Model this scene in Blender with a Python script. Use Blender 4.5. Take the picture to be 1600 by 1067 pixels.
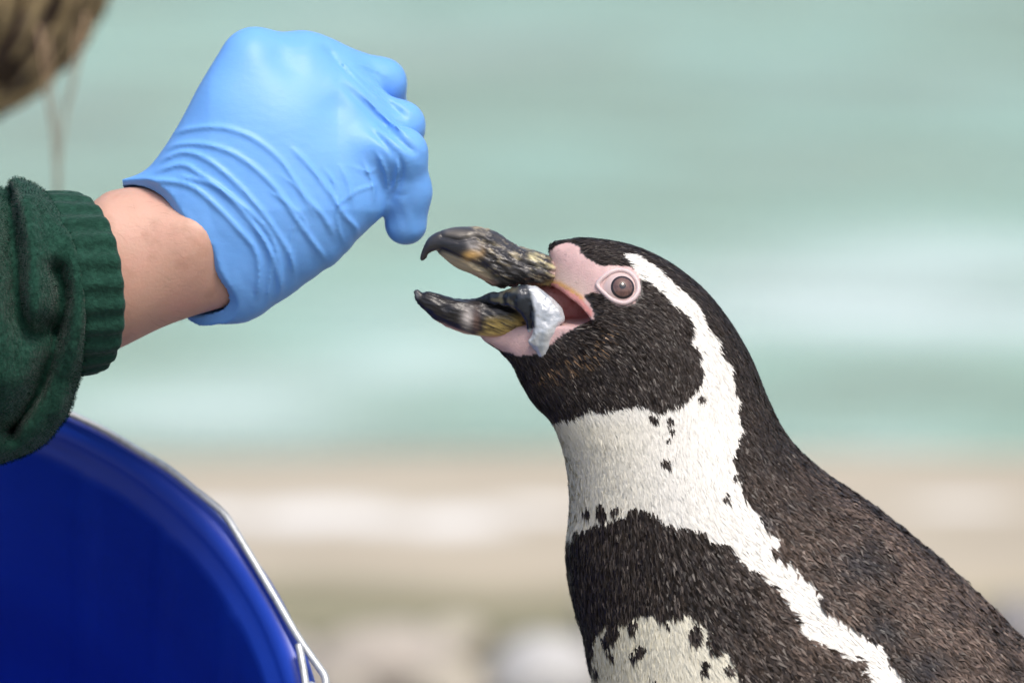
import bpy, math, random
import numpy as np
from mathutils import Vector, Matrix

for o in list(bpy.data.objects):
    bpy.data.objects.remove(o)
scene = bpy.context.scene
COL = scene.collection
rng = np.random.default_rng(7)
random.seed(7)

# ------------------------------------------------------------------ camera
PITCH = math.radians(9.0)
DIST = 2.02                      # metres from lens to the penguin / hand
LENS = 200.0
K = 36.0 / LENS / 1600.0         # radians (tan) per photo pixel
CZ = 0.56                        # height of the picture centre at the penguin
cp, sp = math.cos(PITCH), math.sin(PITCH)
CAM = np.array([0.0, -DIST * cp, CZ + DIST * sp])
cam_data = bpy.data.cameras.new('camera')
cam_data.lens = LENS
cam_data.sensor_width = 36.0
cam_data.sensor_fit = 'HORIZONTAL'
cam_data.clip_start = 0.1
cam_data.clip_end = 2000.0
cam_data.dof.use_dof = True
cam_data.dof.focus_distance = DIST - 0.020
cam_data.dof.aperture_fstop = 6.3
cam = bpy.data.objects.new('camera', cam_data)
COL.objects.link(cam)
cam.location = CAM
cam.rotation_euler = (math.pi / 2 - PITCH, 0, 0)
scene.camera = cam

# ------------------------------------------------------------------ sky, sun, exposure
SUN_EL, SUN_AZ = math.radians(62), math.radians(150)   # azimuth clockwise from +Y (the view direction)
world = bpy.data.worlds.new('World')
scene.world = world
world.use_nodes = True
wn = world.node_tree
wn.nodes.clear()
sky = wn.nodes.new('ShaderNodeTexSky')
sky.sky_type = 'NISHITA'
sky.sun_disc = False
sky.sun_elevation = SUN_EL
sky.sun_rotation = SUN_AZ
sky.air_density = 1.0
sky.dust_density = 5.0
sky.ozone_density = 1.0
wb = wn.nodes.new('ShaderNodeBackground')
wb.inputs['Strength'].default_value = 0.15
wo = wn.nodes.new('ShaderNodeOutputWorld')
wn.links.new(sky.outputs[0], wb.inputs['Color'])
wn.links.new(wb.outputs[0], wo.inputs['Surface'])
sun_data = bpy.data.lights.new('sun', 'SUN')
sun_data.energy = 1.5
sun_data.angle = math.radians(14)
sun_data.color = (1.0, 0.96, 0.90)
sun = bpy.data.objects.new('sun', sun_data)
COL.objects.link(sun)
sdir = Vector((math.sin(SUN_AZ) * math.cos(SUN_EL), math.cos(SUN_AZ) * math.cos(SUN_EL), math.sin(SUN_EL)))
sun.rotation_euler = (-sdir).to_track_quat('-Z', 'Y').to_euler()
sun.location = sdir * 6
scene.render.engine = 'CYCLES'
scene.view_settings.view_transform = 'Standard'
scene.view_settings.look = 'None'
scene.view_settings.gamma = 1.0
scene.view_settings.exposure = 0.36
scene.view_settings.use_curve_mapping = False

# ------------------------------------------------------------------ pixel <-> place
def V(px, py, c=0.0):
    """photo pixel at depth DIST+c (m) -> view-frame coordinates (right, up, depth offset)"""
    d = DIST + c
    return np.array([(px - 800) * K * d, (533.5 - py) * K * d, c])

def view_to_world(p):
    p = np.asarray(p, float)
    a, b, d = p[..., 0], p[..., 1], p[..., 2] + DIST
    return np.stack([CAM[0] + a, CAM[1] + d * cp + b * sp, CAM[2] - d * sp + b * cp], -1)

def world_to_view(p):
    p = np.asarray(p, float)
    x, y, z = p[..., 0] - CAM[0], p[..., 1] - CAM[1], p[..., 2] - CAM[2]
    return np.stack([x, y * sp + z * cp, y * cp - z * sp - DIST], -1)

def to_px(p):
    v = world_to_view(p)
    d = v[..., 2] + DIST
    return np.stack([800 + v[..., 0] / d / K, 533.5 - v[..., 1] / d / K], -1)

def on_plane(px, py, y0=0.0):
    """photo pixel -> (X, Z) on the upright plane Y = y0"""
    a, b = (px - 800) * K, (533.5 - py) * K
    t = (y0 - CAM[1]) / (cp + b * sp)
    return np.array([a * t, CAM[2] + t * (-sp + b * cp)])

def on_ground(px, py, z=0.0):
    a, b = (px - 800) * K, (533.5 - py) * K
    t = (z - CAM[2]) / (-sp + b * cp)
    return np.array([a * t, CAM[1] + t * (cp + b * sp), z])

# ------------------------------------------------------------------ mesh helpers
def tag(o, label=None, cat=None, group=None, kind=None):
    if label: o['label'] = label
    if cat: o['category'] = cat
    if group: o['group'] = group
    if kind: o['kind'] = kind
    return o

def empty(name, loc=(0, 0, 0)):
    o = bpy.data.objects.new(name, None)
    o.empty_display_size = 0.05
    COL.objects.link(o)
    o.location = loc
    return o

def link(name, me, mat=None, parent=None):
    o = bpy.data.objects.new(name, me)
    COL.objects.link(o)
    if mat is not None and not me.materials:
        me.materials.append(mat)
    if parent is not None:
        o.parent = parent
        if parent.parent is None:       # the things' empties are only moved, their parts keep world coordinates
            o.matrix_parent_inverse = Matrix.Translation(parent.location).inverted()
    return o

def mesh(name, verts, faces, cols=None, smooth=True, extra=None):
    me = bpy.data.meshes.new(name)
    verts = np.asarray(verts, np.float32)
    if isinstance(faces, np.ndarray):
        faces = [faces]
    if isinstance(faces, (list, tuple)) and len(faces) and isinstance(faces[0], np.ndarray) and faces[0].ndim == 2:
        tot = np.concatenate([np.full(len(f), f.shape[1], np.int32) for f in faces])
        idx = np.concatenate([f.ravel() for f in faces]).astype(np.int32)
    else:
        tot = np.array([len(f) for f in faces], np.int32)
        idx = np.array([i for f in faces for i in f], np.int32)
    me.vertices.add(len(verts))
    me.vertices.foreach_set('co', verts.ravel())
    me.loops.add(len(idx))
    me.loops.foreach_set('vertex_index', idx)
    me.polygons.add(len(tot))
    start = np.concatenate([[0], np.cumsum(tot)[:-1]]).astype(np.int32)
    me.polygons.foreach_set('loop_start', start)
    me.polygons.foreach_set('loop_total', tot)
    if cols is not None:
        at = me.color_attributes.new('Col', 'FLOAT_COLOR', 'POINT')
        c = np.ones((len(verts), 4), np.float32)
        c[:, :cols.shape[1]] = cols
        at.data.foreach_set('color', c.ravel())
    me.update(calc_edges=True)
    me.validate(clean_customdata=False)
    if smooth:
        me.polygons.foreach_set('use_smooth', np.ones(len(me.polygons), bool))
    return me

def catmull(pts, n=6, closed=True):
    p = np.asarray(pts, float)
    out = []
    N = len(p)
    rngi = range(N) if closed else range(N - 1)
    for i in rngi:
        if closed:
            p0, p1, p2, p3 = p[i - 1], p[i], p[(i + 1) % N], p[(i + 2) % N]
        else:
            p0, p1, p2, p3 = p[max(i - 1, 0)], p[i], p[i + 1], p[min(i + 2, N - 1)]
        for k in range(n):
            t = k / n
            out.append(0.5 * (2 * p1 + (p2 - p0) * t + (2 * p0 - 5 * p1 + 4 * p2 - p3) * t * t + (3 * p1 - p0 - 3 * p2 + p3) * t ** 3))
    if not closed:
        out.append(p[-1])
    return np.array(out)

def seg_dist(X, Z, pts, closed=False):
    d = np.full(X.shape, 1e9)
    n = len(pts)
    for i in range(n if closed else n - 1):
        a, b = pts[i], pts[(i + 1) % n]
        ex, ez = b[0] - a[0], b[1] - a[1]
        L = ex * ex + ez * ez + 1e-18
        t = np.clip(((X - a[0]) * ex + (Z - a[1]) * ez) / L, 0, 1)
        q = (X - a[0] - t * ex) ** 2 + (Z - a[1] - t * ez) ** 2
        np.minimum(d, q, out=d)
    return np.sqrt(d)

def inside(X, Z, pts):
    r = np.zeros(X.shape, bool)
    n = len(pts)
    for i in range(n):
        x1, z1 = pts[i]
        x2, z2 = pts[(i + 1) % n]
        if z1 == z2:
            continue
        c = ((Z < z1) != (Z < z2))
        r ^= c & (X < (x2 - x1) * (Z - z1) / (z2 - z1) + x1)
    return r

def sdist(X, Z, pts):
    d = seg_dist(X, Z, pts, True)
    return np.where(inside(X, Z, pts), d, -d)

class Inflated:
    """smooth height field u(x, z) of an outline: u - (y/k)^2 = 0 is a rounded solid with that outline"""
    def __init__(self, pts, h, pad=8):
        pts = np.asarray(pts, float)
        lo, hi = pts.min(0) - pad * h, pts.max(0) + pad * h
        nx, nz = (int(math.ceil((hi[i] - lo[i]) / h / 8)) * 8 + 1 for i in (0, 1))
        self.lo, self.h = lo, h
        xs, zs = lo[0] + np.arange(nx) * h, lo[1] + np.arange(nz) * h
        X, Z = np.meshgrid(xs, zs, indexing='ij')
        sd = sdist(X, Z, pts)
        u = None
        for s in (8, 4, 2, 1):
            m = sd[::s, ::s] > 0
            if u is None:
                u = np.zeros(m.shape)
            else:
                w = np.zeros(m.shape)
                w[::2, ::2] = u
                w[1::2, ::2] = 0.5 * (u[1:, :] + u[:-1, :])
                w[:, 1::2] = 0.5 * (w[:, 0:-1:2] + w[:, 2::2])
                u = w * m
            hh = (h * s) ** 2 * 2
            for _ in range({8: 500, 4: 150, 2: 80, 1: 50}[s]):
                v = np.zeros_like(u)
                v[1:-1, 1:-1] = 0.25 * (u[2:, 1:-1] + u[:-2, 1:-1] + u[1:-1, 2:] + u[1:-1, :-2] + hh)
                u = v * m
        known = sd > 2.2 * h
        r = np.where(known, u / np.maximum(sd, h), 0)
        mean = r[known].mean() if known.any() else h
        k = known.astype(float)
        val = r.copy()
        for _ in range(14):
            nk, nv = np.zeros_like(k), np.zeros_like(val)
            for ax, sg in ((0, 1), (0, -1), (1, 1), (1, -1)):
                nk += np.roll(k, sg, ax)
                nv += np.roll(val, sg, ax)
            new = (~known) & (nk > 0)
            val = np.where(new, nv / np.maximum(nk, 1), val)
            k = np.where(new, 1.0, k)
            val = np.where(known, r, val) * (k > 0)
        val = np.where(k > 0, val, mean)
        f = sd * val
        for _ in range(3):
            f[1:-1, 1:-1] = 0.5 * f[1:-1, 1:-1] + 0.125 * (f[2:, 1:-1] + f[:-2, 1:-1] + f[1:-1, 2:] + f[1:-1, :-2])
        self.f = f
        self.top = math.sqrt(max(f.max(), 1e-9))
    def __call__(self, x, z):
        fx = np.clip((x - self.lo[0]) / self.h, 0, self.f.shape[0] - 1.001)
        fz = np.clip((z - self.lo[1]) / self.h, 0, self.f.shape[1] - 1.001)
        i, j = fx.astype(int), fz.astype(int)
        a, b = fx - i, fz - j
        g = self.f
        v = (g[i, j] * (1 - a) + g[i + 1, j] * a) * (1 - b) + (g[i, j + 1] * (1 - a) + g[i + 1, j + 1] * a) * b
        # beyond the grid the field keeps falling
        ox = np.maximum(np.maximum(self.lo[0] - x, x - self.lo[0] - self.h * (g.shape[0] - 1)), 0)
        oz = np.maximum(np.maximum(self.lo[1] - z, z - self.lo[1] - self.h * (g.shape[1] - 1)), 0)
        return v - (ox + oz) * self.top

def nets(F, xs, ys, zs):
    """surface nets on a rectilinear grid, F > 0 inside -> verts, quads"""
    S = F > 0
    nx, ny, nz = F.shape
    c = S[:-1, :-1, :-1].astype(np.int8)
    tot = np.zeros(c.shape, np.int8)
    offs = [(i, j, k) for i in (0, 1) for j in (0, 1) for k in (0, 1)]
    for i, j, k in offs:
        tot += S[i:nx - 1 + i, j:ny - 1 + j, k:nz - 1 + k]
    act = (tot > 0) & (tot < 8)
    I, J, Kk = np.nonzero(act)
    n = len(I)
    acc = np.zeros((n, 3))
    cnt = np.zeros(n)
    ax = [xs, ys, zs]
    for d in range(3):
        for p in (0, 1):
            for q in (0, 1):
                o0 = [0, 0, 0]
                o0[(d + 1) % 3], o0[(d + 2) % 3] = p, q
                o1 = list(o0)
                o1[d] = 1
                f0 = F[I + o0[0], J + o0[1], Kk + o0[2]]
                f1 = F[I + o1[0], J + o1[1], Kk + o1[2]]
                x = (f0 > 0) != (f1 > 0)
                t = np.where(x, f0 / np.where(x, f0 - f1, 1), 0)
                idx = [I, J, Kk]
                for m in range(3):
                    if m == d:
                        v = ax[m][idx[m]] + t * (ax[m][idx[m] + 1] - ax[m][idx[m]])
                    else:
                        v = ax[m][idx[m] + o0[m]]
                    acc[:, m] += np.where(x, v, 0)
                cnt += x
    verts = acc / np.maximum(cnt, 1)[:, None]
    ids = np.full(act.shape, -1, np.int32)
    ids[I, J, Kk] = np.arange(n)
    quads = []
    for d in range(3):
        e, f = (d + 1) % 3, (d + 2) % 3
        lo = [slice(None)] * 3
        hi = [slice(None)] * 3
        lo[d], hi[d] = slice(0, -1), slice(1, None)
        for m in (e, f):
            lo[m] = hi[m] = slice(1, -1)
        A, B = S[tuple(lo)], S[tuple(hi)]
        for flip, w in ((False, A & ~B), (True, ~A & B)):
            P = list(np.nonzero(w))
            P[e] = P[e] + 1
            P[f] = P[f] + 1
            q = []
            for de, df in ((-1, -1), (0, -1), (0, 0), (-1, 0)):
                R = [P[0].copy(), P[1].copy(), P[2].copy()]
                R[e] += de
                R[f] += df
                q.append(ids[R[0], R[1], R[2]])
            q = np.stack(q, 1)
            quads.append(q[:, ::-1] if flip else q)
    return verts, np.concatenate(quads)

def grid_axis(*parts):
    """parts: (start, stop, step) back to back -> increasing, non-uniform axis"""
    a = []
    for s, e, h in parts:
        n = max(1, int(round((e - s) / h)))
        a += list(s + (e - s) * np.arange(n) / n)
    a.append(parts[-1][1])
    return np.array(a)

def cone_sdf(P, a, b, ra, rb, squash=None):
    """inside-positive distance to a round cone from a to b"""
    a, b = np.asarray(a, float), np.asarray(b, float)
    e = b - a
    L = (e * e).sum()
    d = [P[i] - a[i] for i in range(3)]
    t = np.clip((d[0] * e[0] + d[1] * e[1] + d[2] * e[2]) / L, 0, 1)
    q = sum((d[i] - t * e[i]) ** 2 for i in range(3))
    return ra + (rb - ra) * t - np.sqrt(q)

def ball_sdf(P, c, r):
    r = np.broadcast_to(np.asarray(r, float), (3,))
    q = np.sqrt(sum(((P[i] - c[i]) / r[i]) ** 2 for i in range(3)))
    return (1 - q) * r.min()

def smax(a, b, k):
    h = np.maximum(k - np.abs(a - b), 0) / k
    return np.maximum(a, b) + h * h * k * 0.25

def vnoise(P, scale, seed=0):
    """cheap smooth value noise on an (n,3) array, about -1..1"""
    r = np.random.default_rng(seed)
    T = r.uniform(-1, 1, (32, 32, 32))
    q = np.asarray(P) * scale + 100.0
    i = np.floor(q).astype(int)
    f = q - i
    f = f * f * (3 - 2 * f)
    o = 0
    for dx in (0, 1):
        for dy in (0, 1):
            for dz in (0, 1):
                w = (f[:, 0] if dx else 1 - f[:, 0]) * (f[:, 1] if dy else 1 - f[:, 1]) * (f[:, 2] if dz else 1 - f[:, 2])
                o = o + w * T[(i[:, 0] + dx) % 32, (i[:, 1] + dy) % 32, (i[:, 2] + dz) % 32]
    return o

def vert_normals(v, q):
    n = np.zeros_like(v)
    fn = np.cross(v[q[:, 2]] - v[q[:, 0]], v[q[:, 3]] - v[q[:, 1]])
    for k in range(4):
        np.add.at(n, q[:, k], fn)
    return n / np.maximum(np.linalg.norm(n, axis=1, keepdims=True), 1e-12)

def lathe(profile, n, axis_o, axis_d, u_dir, ripple=None):
    """revolve (r, s) pairs round axis_o + s*axis_d"""
    d = np.asarray(axis_d, float); d /= np.linalg.norm(d)
    u = np.asarray(u_dir, float); u = u - d * (u @ d); u /= np.linalg.norm(u)
    w = np.cross(d, u)
    v, f = [], []
    m = len(profile)
    for i in range(n):
        a = 2 * math.pi * i / n
        for j, (r, s) in enumerate(profile):
            rr = r + (ripple(a, j) if ripple else 0)
            v.append(np.asarray(axis_o) + s * d + rr * (math.cos(a) * u + math.sin(a) * w))
    for i in range(n):
        k = (i + 1) % n
        for j in range(m - 1):
            f.append((i * m + j, k * m + j, k * m + j + 1, i * m + j + 1))
    return np.array(v), np.array(f, np.int32)

def tube(path, r, n=10):
    """swept round tube with rounded caps, path (k,3), r scalar or list"""
    p = np.asarray(path, float)
    m = len(p)
    r = np.broadcast_to(np.asarray(r, float), (m,))
    t = np.gradient(p, axis=0)
    t /= np.linalg.norm(t, axis=1, keepdims=True) + 1e-12
    up = np.array([0.3, 0.5, 0.81])
    v, f = [], []
    nrm = np.cross(t[0], up); nrm /= np.linalg.norm(nrm)
    for i in range(m):
        nrm = nrm - t[i] * (nrm @ t[i]); nrm /= np.linalg.norm(nrm)
        b = np.cross(t[i], nrm)
        for k in range(n):
            a = 2 * math.pi * k / n
            v.append(p[i] + r[i] * (math.cos(a) * nrm + math.sin(a) * b))
    for i in range(m - 1):
        for k in range(n):
            f.append((i * n + k, i * n + (k + 1) % n, (i + 1) * n + (k + 1) % n, (i + 1) * n + k))
    c0, c1 = len(v), len(v) + 1
    v.append(p[0] - t[0] * r[0] * 0.4); v.append(p[-1] + t[-1] * r[-1] * 0.4)
    for k in range(n):
        f.append((c0, (k + 1) % n, k))
        f.append((c1, (m - 1) * n + k, (m - 1) * n + (k + 1) % n))
    return np.array(v), f

# ------------------------------------------------------------------ materials
def mat(name, color=(0.5, 0.5, 0.5), rough=0.5, vcol=False, noise=None, bump=None, **kw):
    """noise: (scale, colour2, lo, hi); bump: list of (scale, strength, distance, detail)"""
    m = bpy.data.materials.new(name)
    m.use_nodes = True
    nt = m.node_tree
    b = nt.nodes['Principled BSDF']
    b.inputs['Base Color'].default_value = (*color, 1)
    b.inputs['Roughness'].default_value = rough
    for k, v in kw.items():
        b.inputs[k.replace('_', ' ')].default_value = v
    tc = nt.nodes.new('ShaderNodeTexCoord')
    src = None
    if vcol:
        a = nt.nodes.new('ShaderNodeAttribute')
        a.attribute_name = 'Col'
        src = a.outputs['Color']
    if noise:
        for (sc, c2, lo, hi) in (noise if isinstance(noise, list) else [noise]):
            n = nt.nodes.new('ShaderNodeTexNoise')
            n.inputs['Detail'].default_value = 5
            if isinstance(sc, tuple):
                mp = nt.nodes.new('ShaderNodeMapping')
                mp.inputs['Scale'].default_value = sc
                nt.links.new(tc.outputs['Object'], mp.inputs['Vector'])
                nt.links.new(mp.outputs[0], n.inputs['Vector'])
                n.inputs['Scale'].default_value = 1
            else:
                n.inputs['Scale'].default_value = sc
                nt.links.new(tc.outputs['Object'], n.inputs['Vector'])
            mr = nt.nodes.new('ShaderNodeMapRange')
            mr.inputs['From Min'].default_value = lo
            mr.inputs['From Max'].default_value = hi
            nt.links.new(n.outputs['Fac'], mr.inputs['Value'])
            mx = nt.nodes.new('ShaderNodeMix')
            mx.data_type = 'RGBA'
            nt.links.new(mr.outputs[0], mx.inputs['Factor'])
            if src is None:
                mx.inputs['A'].default_value = (*color, 1)
            else:
                nt.links.new(src, mx.inputs['A'])
            mx.inputs['B'].default_value = (*c2, 1)
            src = mx.outputs['Result']
    if src is not None:
        nt.links.new(src, b.inputs['Base Color'])
    last = None
    for (sc, st, di, de) in (bump or []):
        n = nt.nodes.new('ShaderNodeTexNoise')
        n.inputs['Detail'].default_value = de
        if isinstance(sc, tuple):
            mp = nt.nodes.new('ShaderNodeMapping')
            mp.inputs['Scale'].default_value = sc
            nt.links.new(tc.outputs['Object'], mp.inputs['Vector'])
            nt.links.new(mp.outputs[0], n.inputs['Vector'])
            n.inputs['Scale'].default_value = 1
        else:
            n.inputs['Scale'].default_value = sc
            nt.links.new(tc.outputs['Object'], n.inputs['Vector'])
        bp = nt.nodes.new('ShaderNodeBump')
        bp.inputs['Strength'].default_value = st
        bp.inputs['Distance'].default_value = di
        nt.links.new(n.outputs['Fac'], bp.inputs['Height'])
        if last is not None:
            nt.links.new(last, bp.inputs['Normal'])
        last = bp.outputs[0]
    if last is not None:
        nt.links.new(last, b.inputs['Normal'])
    return m

M_ground = mat('damp_soil', (0.095, 0.09, 0.05), 0.85, noise=(9, (0.16, 0.145, 0.09), 0.35, 0.7), bump=[(60, 0.6, 0.01, 6)])
M_pebble = [mat('pebble_%d' % i, c, 0.55, noise=[(12, tuple(x * 0.75 for x in c), 0.4, 0.7), (150, tuple(min(1, x * 1.2) for x in c), 0.5, 0.75)], bump=[(90, 0.15, 0.004, 5)])
            for i, c in enumerate([(0.40, 0.36, 0.31), (0.50, 0.50, 0.49), (0.33, 0.30, 0.25), (0.46, 0.42, 0.34), (0.27, 0.26, 0.26)])]
M_feather = mat('feathers', vcol=True, rough=0.42, Specular_IOR_Level=0.32)
M_skin_bird = mat('bird_skin', vcol=True, rough=0.5, Subsurface_Weight=0.12, Subsurface_Scale=0.002, bump=[(1500, 0.35, 0.0006, 3)])
M_horn = mat('beak_horn', vcol=True, rough=0.30, bump=[((500, 500, 1500), 0.30, 0.0006, 5), (3000, 0.2, 0.0004, 4)])
M_fish = mat('fish_skin', vcol=True, rough=0.22, Metallic=0.25, noise=None, bump=[(1200, 0.25, 0.0005, 4)])
M_glove = mat('nitrile', (0.145, 0.375, 0.83), 0.42, noise=(40, (0.165, 0.40, 0.85), 0.35, 0.7), bump=[((260, 160, 420), 0.10, 0.0012, 4), (2500, 0.10, 0.0003, 2)], Specular_IOR_Level=0.32, Subsurface_Weight=0.06, Subsurface_Scale=0.002)
M_skin = mat('human_skin', (0.55, 0.33, 0.25), 0.5, noise=[(38, (0.62, 0.34, 0.27), 0.4, 0.65), (120, (0.44, 0.25, 0.18), 0.55, 0.85)], bump=[(900, 0.25, 0.0005, 4), ((500, 200, 900), 0.15, 0.0004, 3)], Subsurface_Weight=0.18, Subsurface_Scale=0.004)
M_fleece = mat('green_fleece', (0.009, 0.043, 0.029), 0.95, noise=(420, (0.018, 0.072, 0.049), 0.45, 0.75), bump=[(700, 0.7, 0.0012, 5)], Sheen_Weight=0.12, Sheen_Roughness=0.5, Specular_IOR_Level=0.15)
M_pail = mat('blue_plastic', (0.010, 0.055, 0.46), 0.36, noise=(14, (0.009, 0.040, 0.37), 0.4, 0.7), bump=[(45, 0.08, 0.002, 3), (600, 0.06, 0.0004, 3)])
M_wire = mat('galvanised_wire', (0.58, 0.61, 0.63), 0.45, Metallic=0.6, noise=(300, (0.35, 0.37, 0.38), 0.5, 0.8), bump=[(900, 0.2, 0.0004, 3)])
M_hair = mat('hair', vcol=True, rough=0.5)
M_trouser = mat('dark_trousers', (0.02, 0.025, 0.022), 0.9, bump=[(300, 0.5, 0.001, 4)])
M_rubber = mat('boot_rubber', (0.02, 0.02, 0.02), 0.5)

# ------------------------------------------------------------------ the setting
Y_RIM0 = on_ground(0, 985)[1]
Y_RIM1 = on_ground(0, 712)[1]
Y_FAR = 15.0
# ground: one sheet with the pool left open
gv = [(-300, -300, 0), (300, -300, 0), (300, Y_RIM0 + .1, 0), (-300, Y_RIM0 + .1, 0),
      (-300, Y_FAR, 0), (300, Y_FAR, 0), (300, 600, 0), (-300, 600, 0),
      (-40, Y_RIM0 + .1, 0), (-40, Y_FAR, 0), (40, Y_RIM0 + .1, 0), (40, Y_FAR, 0)]
gf = [(0, 1, 2, 10, 8, 3), (9, 11, 5, 6, 7, 4), (3, 8, 9, 4), (10, 2, 5, 11)]
ground = link('ground', mesh('ground', gv, gf, smooth=False), M_ground)
tag(ground, 'damp olive brown soil under the pebbles', 'ground', kind='structure')

# water with real low waves
M_water = bpy.data.materials.new('pool_water')
M_water.use_nodes = True
nt = M_water.node_tree
b = nt.nodes['Principled BSDF']
b.inputs['Roughness'].default_value = 0.10
b.inputs['IOR'].default_value = 1.33
tc = nt.nodes.new('ShaderNodeTexCoord')
def noise_node(scale_xyz, detail=3):
    mp = nt.nodes.new('ShaderNodeMapping')
    mp.inputs['Scale'].default_value = scale_xyz
    n = nt.nodes.new('ShaderNodeTexNoise')
    n.inputs['Scale'].default_value = 1
    n.inputs['Detail'].default_value = detail
    nt.links.new(tc.outputs['Object'], mp.inputs['Vector'])
    nt.links.new(mp.outputs[0], n.inputs['Vector'])
    return n.outputs['Fac']
def ramp(fac, stops):
    r = nt.nodes.new('ShaderNodeValToRGB')
    e = r.color_ramp.elements
    e[0].position, e[0].color = stops[0][0], (*stops[0][1], 1)
    e[1].position, e[1].color = stops[-1][0], (*stops[-1][1], 1)
    for p, c in stops[1:-1]:
        x = e.new(p); x.color = (*c, 1)
    nt.links.new(fac, r.inputs[0])
    return r.outputs[0]
n1 = noise_node((1.6, 0.9, 1), 3)
wc = ramp(n1, [(0.30, (0.25, 0.355, 0.25)), (0.48, (0.30, 0.45, 0.335)), (0.62, (0.31, 0.50, 0.395)), (0.75, (0.46, 0.61, 0.52))])
wa = nt.nodes.new('ShaderNodeAttribute'); wa.attribute_name = 'Col'
sep = nt.nodes.new('ShaderNodeSeparateColor')
nt.links.new(wa.outputs['Color'], sep.inputs[0])
for ch, rgb in (('Green', (0.25, 0.31, 0.22)), ('Red', (0.66, 0.78, 0.74))):      # grey-green patches, then sky glints painted into the colour
    mx = nt.nodes.new('ShaderNodeMix'); mx.data_type = 'RGBA'
    nt.links.new(sep.outputs[ch], mx.inputs['Factor'])
    nt.links.new(wc, mx.inputs['A']); mx.inputs['B'].default_value = (*rgb, 1)
    wc = mx.outputs['Result']
nt.links.new(wc, b.inputs['Base Color'])
bp = nt.nodes.new('ShaderNodeBump')
bp.inputs['Strength'].default_value = 0.5
bp.inputs['Distance'].default_value = 0.02
nt.links.new(noise_node((9, 14, 1), 4), bp.inputs['Height'])
nt.links.new(bp.outputs[0], b.inputs['Normal'])
wx = np.concatenate([np.linspace(-40, -2.4, 20), np.linspace(-2.2, 2.2, 150), np.linspace(2.4, 40, 20)])
wy = np.concatenate([np.linspace(Y_RIM1 - .35, 7.5, 190), np.linspace(7.6, Y_FAR + .1, 60)])
WX, WY = np.meshgrid(wx, wy, indexing='ij')
WZ = -0.045 + 0 * WX
r = np.random.default_rng(3)
for _ in range(26):
    lam = r.uniform(0.22, 0.9)
    ang = r.normal(math.pi / 2, 0.45)
    WZ += 0.0022 * lam ** 0.8 * np.sin(2 * math.pi / lam * (WX * math.cos(ang) + WY * math.sin(ang)) + r.uniform(0, 7))
nxw, nyw = WX.shape
ii = np.arange(nxw * nyw).reshape(nxw, nyw)
wq = np.stack([ii[:-1, :-1], ii[1:, :-1], ii[1:, 1:], ii[:-1, 1:]], -1).reshape(-1, 4)
WP = np.stack([WX, WY, WZ], -1).reshape(-1, 3)
def water_patches(spots, seed):
    o = np.zeros(len(WP))
    for px, py, wpx, hpx, am in spots:
        g, g2 = on_ground(px, py), on_ground(px, py - hpx)
        sx_, sy_ = wpx * K * (g[1] + 2), g2[1] - g[1]
        e = ((WP[:, 0] - g[0]) / sx_) ** 2 + ((WP[:, 1] - g[1] + 0.05 * sx_ * np.sin(WP[:, 0] * 3 + seed)) / sy_) ** 2
        o = np.maximum(o, am * np.exp(-e))
    return np.clip(o * (1 + 0.45 * vnoise(WP * [1, 1.8, 0], 2.5, seed)), 0, 1)
sky_glint = water_patches([(1480, 345, 330, 30, 1.0), (1250, 380, 300, 26, .85), (1450, 440, 420, 30, 1.0), (1050, 455, 240, 22, .7), (640, 500, 220, 26, .75), (330, 560, 280, 34, .6), (720, 430, 220, 30, .5), (450, 520, 200, 20, .5),
               (420, 625, 200, 16, .35), (1350, 610, 160, 18, .35), (1550, 670, 200, 14, .4), (700, 20, 300, 22, .25), (900, 560, 200, 14, .3)], 91)
grey_green = water_patches([(150, 130, 220, 60, .8), (1450, 90, 350, 28, .75), (1300, 205, 260, 22, .6), (1100, 130, 200, 16, .45), (750, 40, 260, 20, .5), (600, 330, 160, 18, .3), (250, 640, 260, 26, .85), (800, 655, 500, 30, .85), (500, 590, 260, 20, .5), (1350, 540, 300, 22, .6),
               (1450, 690, 400, 22, .85), (600, 690, 500, 16, .9), (1250, 560, 260, 20, .5), (1000, 260, 300, 14, .25), (300, 320, 200, 20, .3)], 92)
water = link('water', mesh('water', WP, wq, np.stack([sky_glint, grey_green, 0 * sky_glint], 1)), M_water)
tag(water, 'pale green pool water with soft ripples', 'water', kind='structure')

# pool rim: a worn concrete kerb that dips into the water, with puddle reflections painted pale
M_rim = bpy.data.materials.new('rim_concrete')
M_rim.use_nodes = True
nt = M_rim.node_tree
b = nt.nodes['Principled BSDF']
tc = nt.nodes.new('ShaderNodeTexCoord')
c1 = ramp(noise_node((3, 6, 3), 5), [(0.3, (0.36, 0.305, 0.215)), (0.5, (0.45, 0.39, 0.285)), (0.7, (0.52, 0.46, 0.345))])
at = nt.nodes.new('ShaderNodeAttribute'); at.attribute_name = 'Col'
sep = nt.nodes.new('ShaderNodeSeparateColor')
nt.links.new(at.outputs['Color'], sep.inputs[0])
for ch, rgb in (('Green', (0.17, 0.165, 0.10)), ('Red', (0.84, 0.83, 0.79))):     # moss at the foot, sky reflections of puddles painted white on top
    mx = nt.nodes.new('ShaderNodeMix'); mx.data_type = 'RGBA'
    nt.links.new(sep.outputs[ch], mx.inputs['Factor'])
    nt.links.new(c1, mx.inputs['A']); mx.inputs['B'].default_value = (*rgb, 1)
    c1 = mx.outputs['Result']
nt.links.new(c1, b.inputs['Base Color'])
b.inputs['Roughness'].default_value = 0.5
rx = np.concatenate([np.linspace(-40, -1.3, 24), np.linspace(-1.2, 1.2, 170), np.linspace(1.3, 40, 24)])
prof = [(-0.02, -0.06), (0.0, 0.0), (0.015, 0.018), (0.05, 0.026)]
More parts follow.
